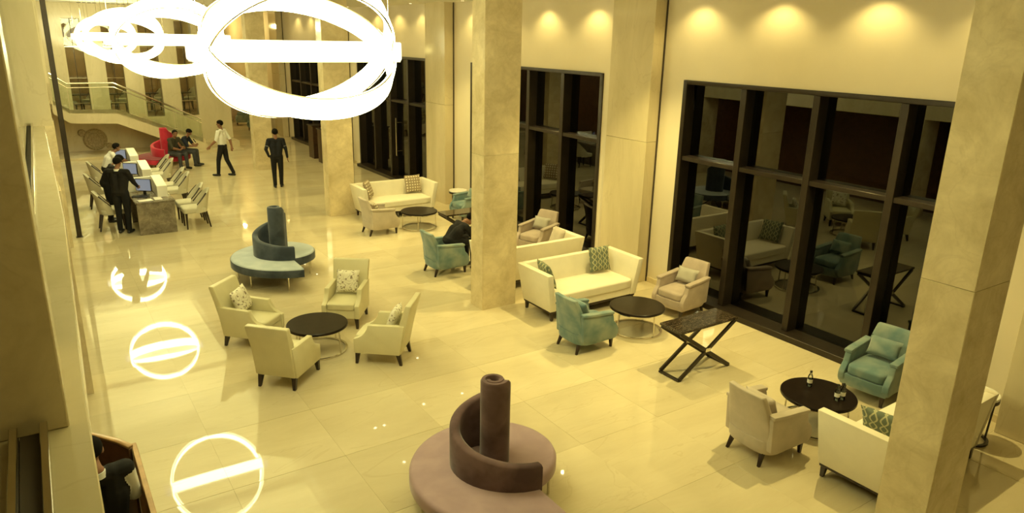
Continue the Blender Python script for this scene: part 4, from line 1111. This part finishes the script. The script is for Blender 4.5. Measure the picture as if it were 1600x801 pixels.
def epaulets(root, V, fd):
    for s_ in 'LR':
        p = V['sh'+s_]; MB().box(p.x-0.045, p.x+0.045, p.y-0.022, p.y+0.022, p.z+0.058, p.z+0.068).build('epaulet', 'suit', root, 0.004, 1)
    MB().lathe([(0.128, -0.02), (0.130, 0.02), (0.126, 0.02)], 20, (0, 0, V['pelvis'].z+0.075), caps=False)
# man in black seen from behind, walking away
person((5.97, 21.62, 0), R(-8), standing(1.74, wrL=(-0.22, 0.02, 0.95), elL=(-0.30, -0.06, 1.17), haL=(-0.16, 0.06, 0.90), wrR=(0.31, 0.02, 0.90), haR=(0.315, 0.03, 0.80), elR=(0.27, -0.04, 1.15), anR=(0.09, 0.04, 0.10), toR=(0.15, 0.19, 0.036)),
       dict(top='navy', bottom='trouser'), 'man in a dark sweater with grey sleeve bands seen from behind on the open floor', extras=bands)
# guard in white shirt walking left
person((5.0, 24.2, 0), R(52), standing(1.76, elL=(-0.26, 0.06, 1.16), wrL=(-0.30, 0.25, 0.98), haL=(-0.30, 0.32, 0.91), elR=(0.25, -0.14, 1.15), wrR=(0.22, -0.20, 0.92), haR=(0.2, -0.20, 0.82),
       knL=(-0.10, 0.12, 0.51), anL=(-0.10, 0.16, 0.10), toL=(-0.11, 0.33, 0.04), knR=(0.10, -0.06, 0.50), anR=(0.10, -0.24, 0.11), toR=(0.11, -0.08, 0.036), face=(-0.2, 1, 0)),
       dict(top='shirt', bottom='trouser', sleeve='shirt', forearm='skin'), 'guard in a white short-sleeved shirt and black trousers striding left', extras=epaulets)
# two men seated on the red bench
person((3.86, 26.38, 0), R(212), seated(0.45, 0.415, wrL=(-0.05, 0.32, 0.74), haL=(0.0, 0.30, 0.84), elL=(-0.25, 0.28, 0.66), wrR=(0.02, 0.38, 0.64), haR=(-0.05, 0.38, 0.68), face=(0.4, 1, 0)),
       dict(top='tshirt', bottom='jeans', forearm='skin'), 'bearded man in an olive t-shirt seated on the red bench, arms folded')
person((4.20, 26.74, 0), R(240), seated(0.75, 0.415, wrL=(-0.1, 0.42, 0.68), haL=(-0.05, 0.50, 0.72), wrR=(0.08, 0.42, 0.68), haR=(0.04, 0.50, 0.72), face=(0.0, 1, -0.7)),
       dict(top='bluetop', bottom='jeans', forearm='skin'), 'man in a dark top seated on the red bench looking down at his phone')
ph = MB().box(-0.037, 0.037, -0.005, 0.005, 0, 0.14).build('mobile_phone', 'black', None, 0.003, 1); ph.location = (4.62, 26.45, 0.80); ph.rotation_euler = (R(35), 0, R(240)); tag(ph, 'black mobile phone held by the man in the dark top', 'phone')
# reception: man in suit standing, colleague seated beyond, third at the far desk
person((1.47, 18.13, 0), R(-30), standing(1.74, elR=(0.25, 0.16, 1.15), wrR=(0.22, 0.38, 1.02), haR=(0.20, 0.47, 0.99), elL=(-0.23, 0.10, 1.14), wrL=(-0.16, 0.30, 0.98), haL=(-0.13, 0.38, 0.93), chest=(0, 0.03, 1.24), face=(0.25, 1, -0.25), head=(0, 0.05, 1.62)),
       dict(top='suit', bottom='trouser'), 'man in a black suit standing at the nearest reception desk', extras=collar)
person((1.32, 19.42, 0), R(-90), standing(1.72, pelvis=(0, -0.04, 0.96), chest=(0, 0.08, 1.20), neck=(0, 0.22, 1.40), head=(0, 0.32, 1.50), shL=(-0.19, 0.15, 1.33), shR=(0.19, 0.15, 1.33), elL=(-0.24, 0.30, 1.10), elR=(0.24, 0.30, 1.10), wrL=(-0.2, 0.46, 0.95), wrR=(0.2, 0.46, 0.95), haL=(-0.18, 0.53, 0.90), haR=(0.18, 0.53, 0.90), face=(-0.1, 1, -0.6)), dict(top='suit', bottom='trouser'), 'person in a dark suit with a white collar bending behind the standing man', extras=collar)
person((1.60, 23.12, 0), R(-86), seated(0.9, 0.545, knL=(-0.13, 0.44, 0.575), knR=(0.13, 0.44, 0.575), elL=(-0.24, 0.24, 0.93), elR=(0.24, 0.24, 0.93), wrL=(-0.14, 0.40, 0.90), haL=(-0.12, 0.48, 0.885), wrR=(0.18, 0.40, 0.90), haR=(0.16, 0.48, 0.885)), dict(top='shirt', bottom='trouser'), 'man in a white shirt seated at the farthest reception desk')
# man in the teal chair, bent forward
person((6.58, 12.06, 0), R(-90), seated(1.25, 0.505, chest=(0, 0.15, 0.80), neck=(0, 0.36, 0.97), head=(0, 0.47, 1.00), shL=(-0.18, 0.27, 0.90), shR=(0.18, 0.27, 0.90), face=(0.1, 1, -0.9), wrL=(-0.1, 0.62, 0.58), haL=(-0.05, 0.70, 0.55), wrR=(0.12, 0.62, 0.58), haR=(0.06, 0.70, 0.55), elL=(-0.25, 0.44, 0.68), elR=(0.25, 0.44, 0.68)),
       dict(top='suit', bottom='trouser'), 'man in black bending forward in the teal armchair beside the middle column')
# attendant at the curved desk under the gallery
def vest(root, V, fd):
    collar(root, V, fd)
person((0.03, 5.38, 0), R(15), standing(1.70, elR=(0.26, 0.05, 1.14), wrR=(0.24, 0.28, 1.02), haR=(0.20, 0.36, 1.0), elL=(-0.22, 0.10, 1.14), wrL=(-0.14, 0.30, 1.0), haL=(-0.1, 0.38, 0.98), face=(0.1, 1, -0.4), head=(0, 0.06, 1.61)),
       dict(top='suit', bottom='trouser', sleeve='shirt', forearm='shirt'), 'attendant in a black vest and white shirt at the curved wooden desk', extras=vest)
# curved wooden concierge desk round him
cd = empty('concierge_desk', (-0.3, 5.9, 0), 0, 'curved tan wooden concierge desk in the lower left corner', 'desk')
path = [(-0.75, 6.75), (-0.45, 6.70), (-0.2, 6.58), (0.03, 6.42), (0.14, 6.30), (0.24, 6.16), (0.315, 6.02)]
def curved_panel(pts, th, z0, z1, name, m):
    n = len(pts); outer = []; inner = []
    for i, p in enumerate(pts):
        a = Vector(pts[max(0, i-1)]); b = Vector(pts[min(n-1, i+1)]); d = (b-a).normalized(); nr = Vector((d.y, -d.x))
        outer.append((p[0]+0.3+0*nr.x, p[1]-5.9)); inner.append((p[0]+0.3+nr.x*th, p[1]-5.9+nr.y*th))
    prof = outer+inner[::-1]
    return MB().prism(prof, z0, z1, 'z').build(name, m, cd, 0.004, 1, angle=60)
curved_panel(path, 0.03, 0, 1.2, 'curved_panel', 'brownwood')
curved_panel([(x+0.012, y+0.014) for x, y in path], 0.05, 1.2, 1.225, 'cap_rail', 'tanwood')
MB().box(0.615, 0.655, -1.35, 0.20, 0, 1.2).build('side_panel', 'tanwood', cd, 0.004, 1)
MB().box(0.30, 0.615, 0.18, 0.22, 0, 0.02).build('foot_rail', 'tanwood', cd, 0.002, 1)
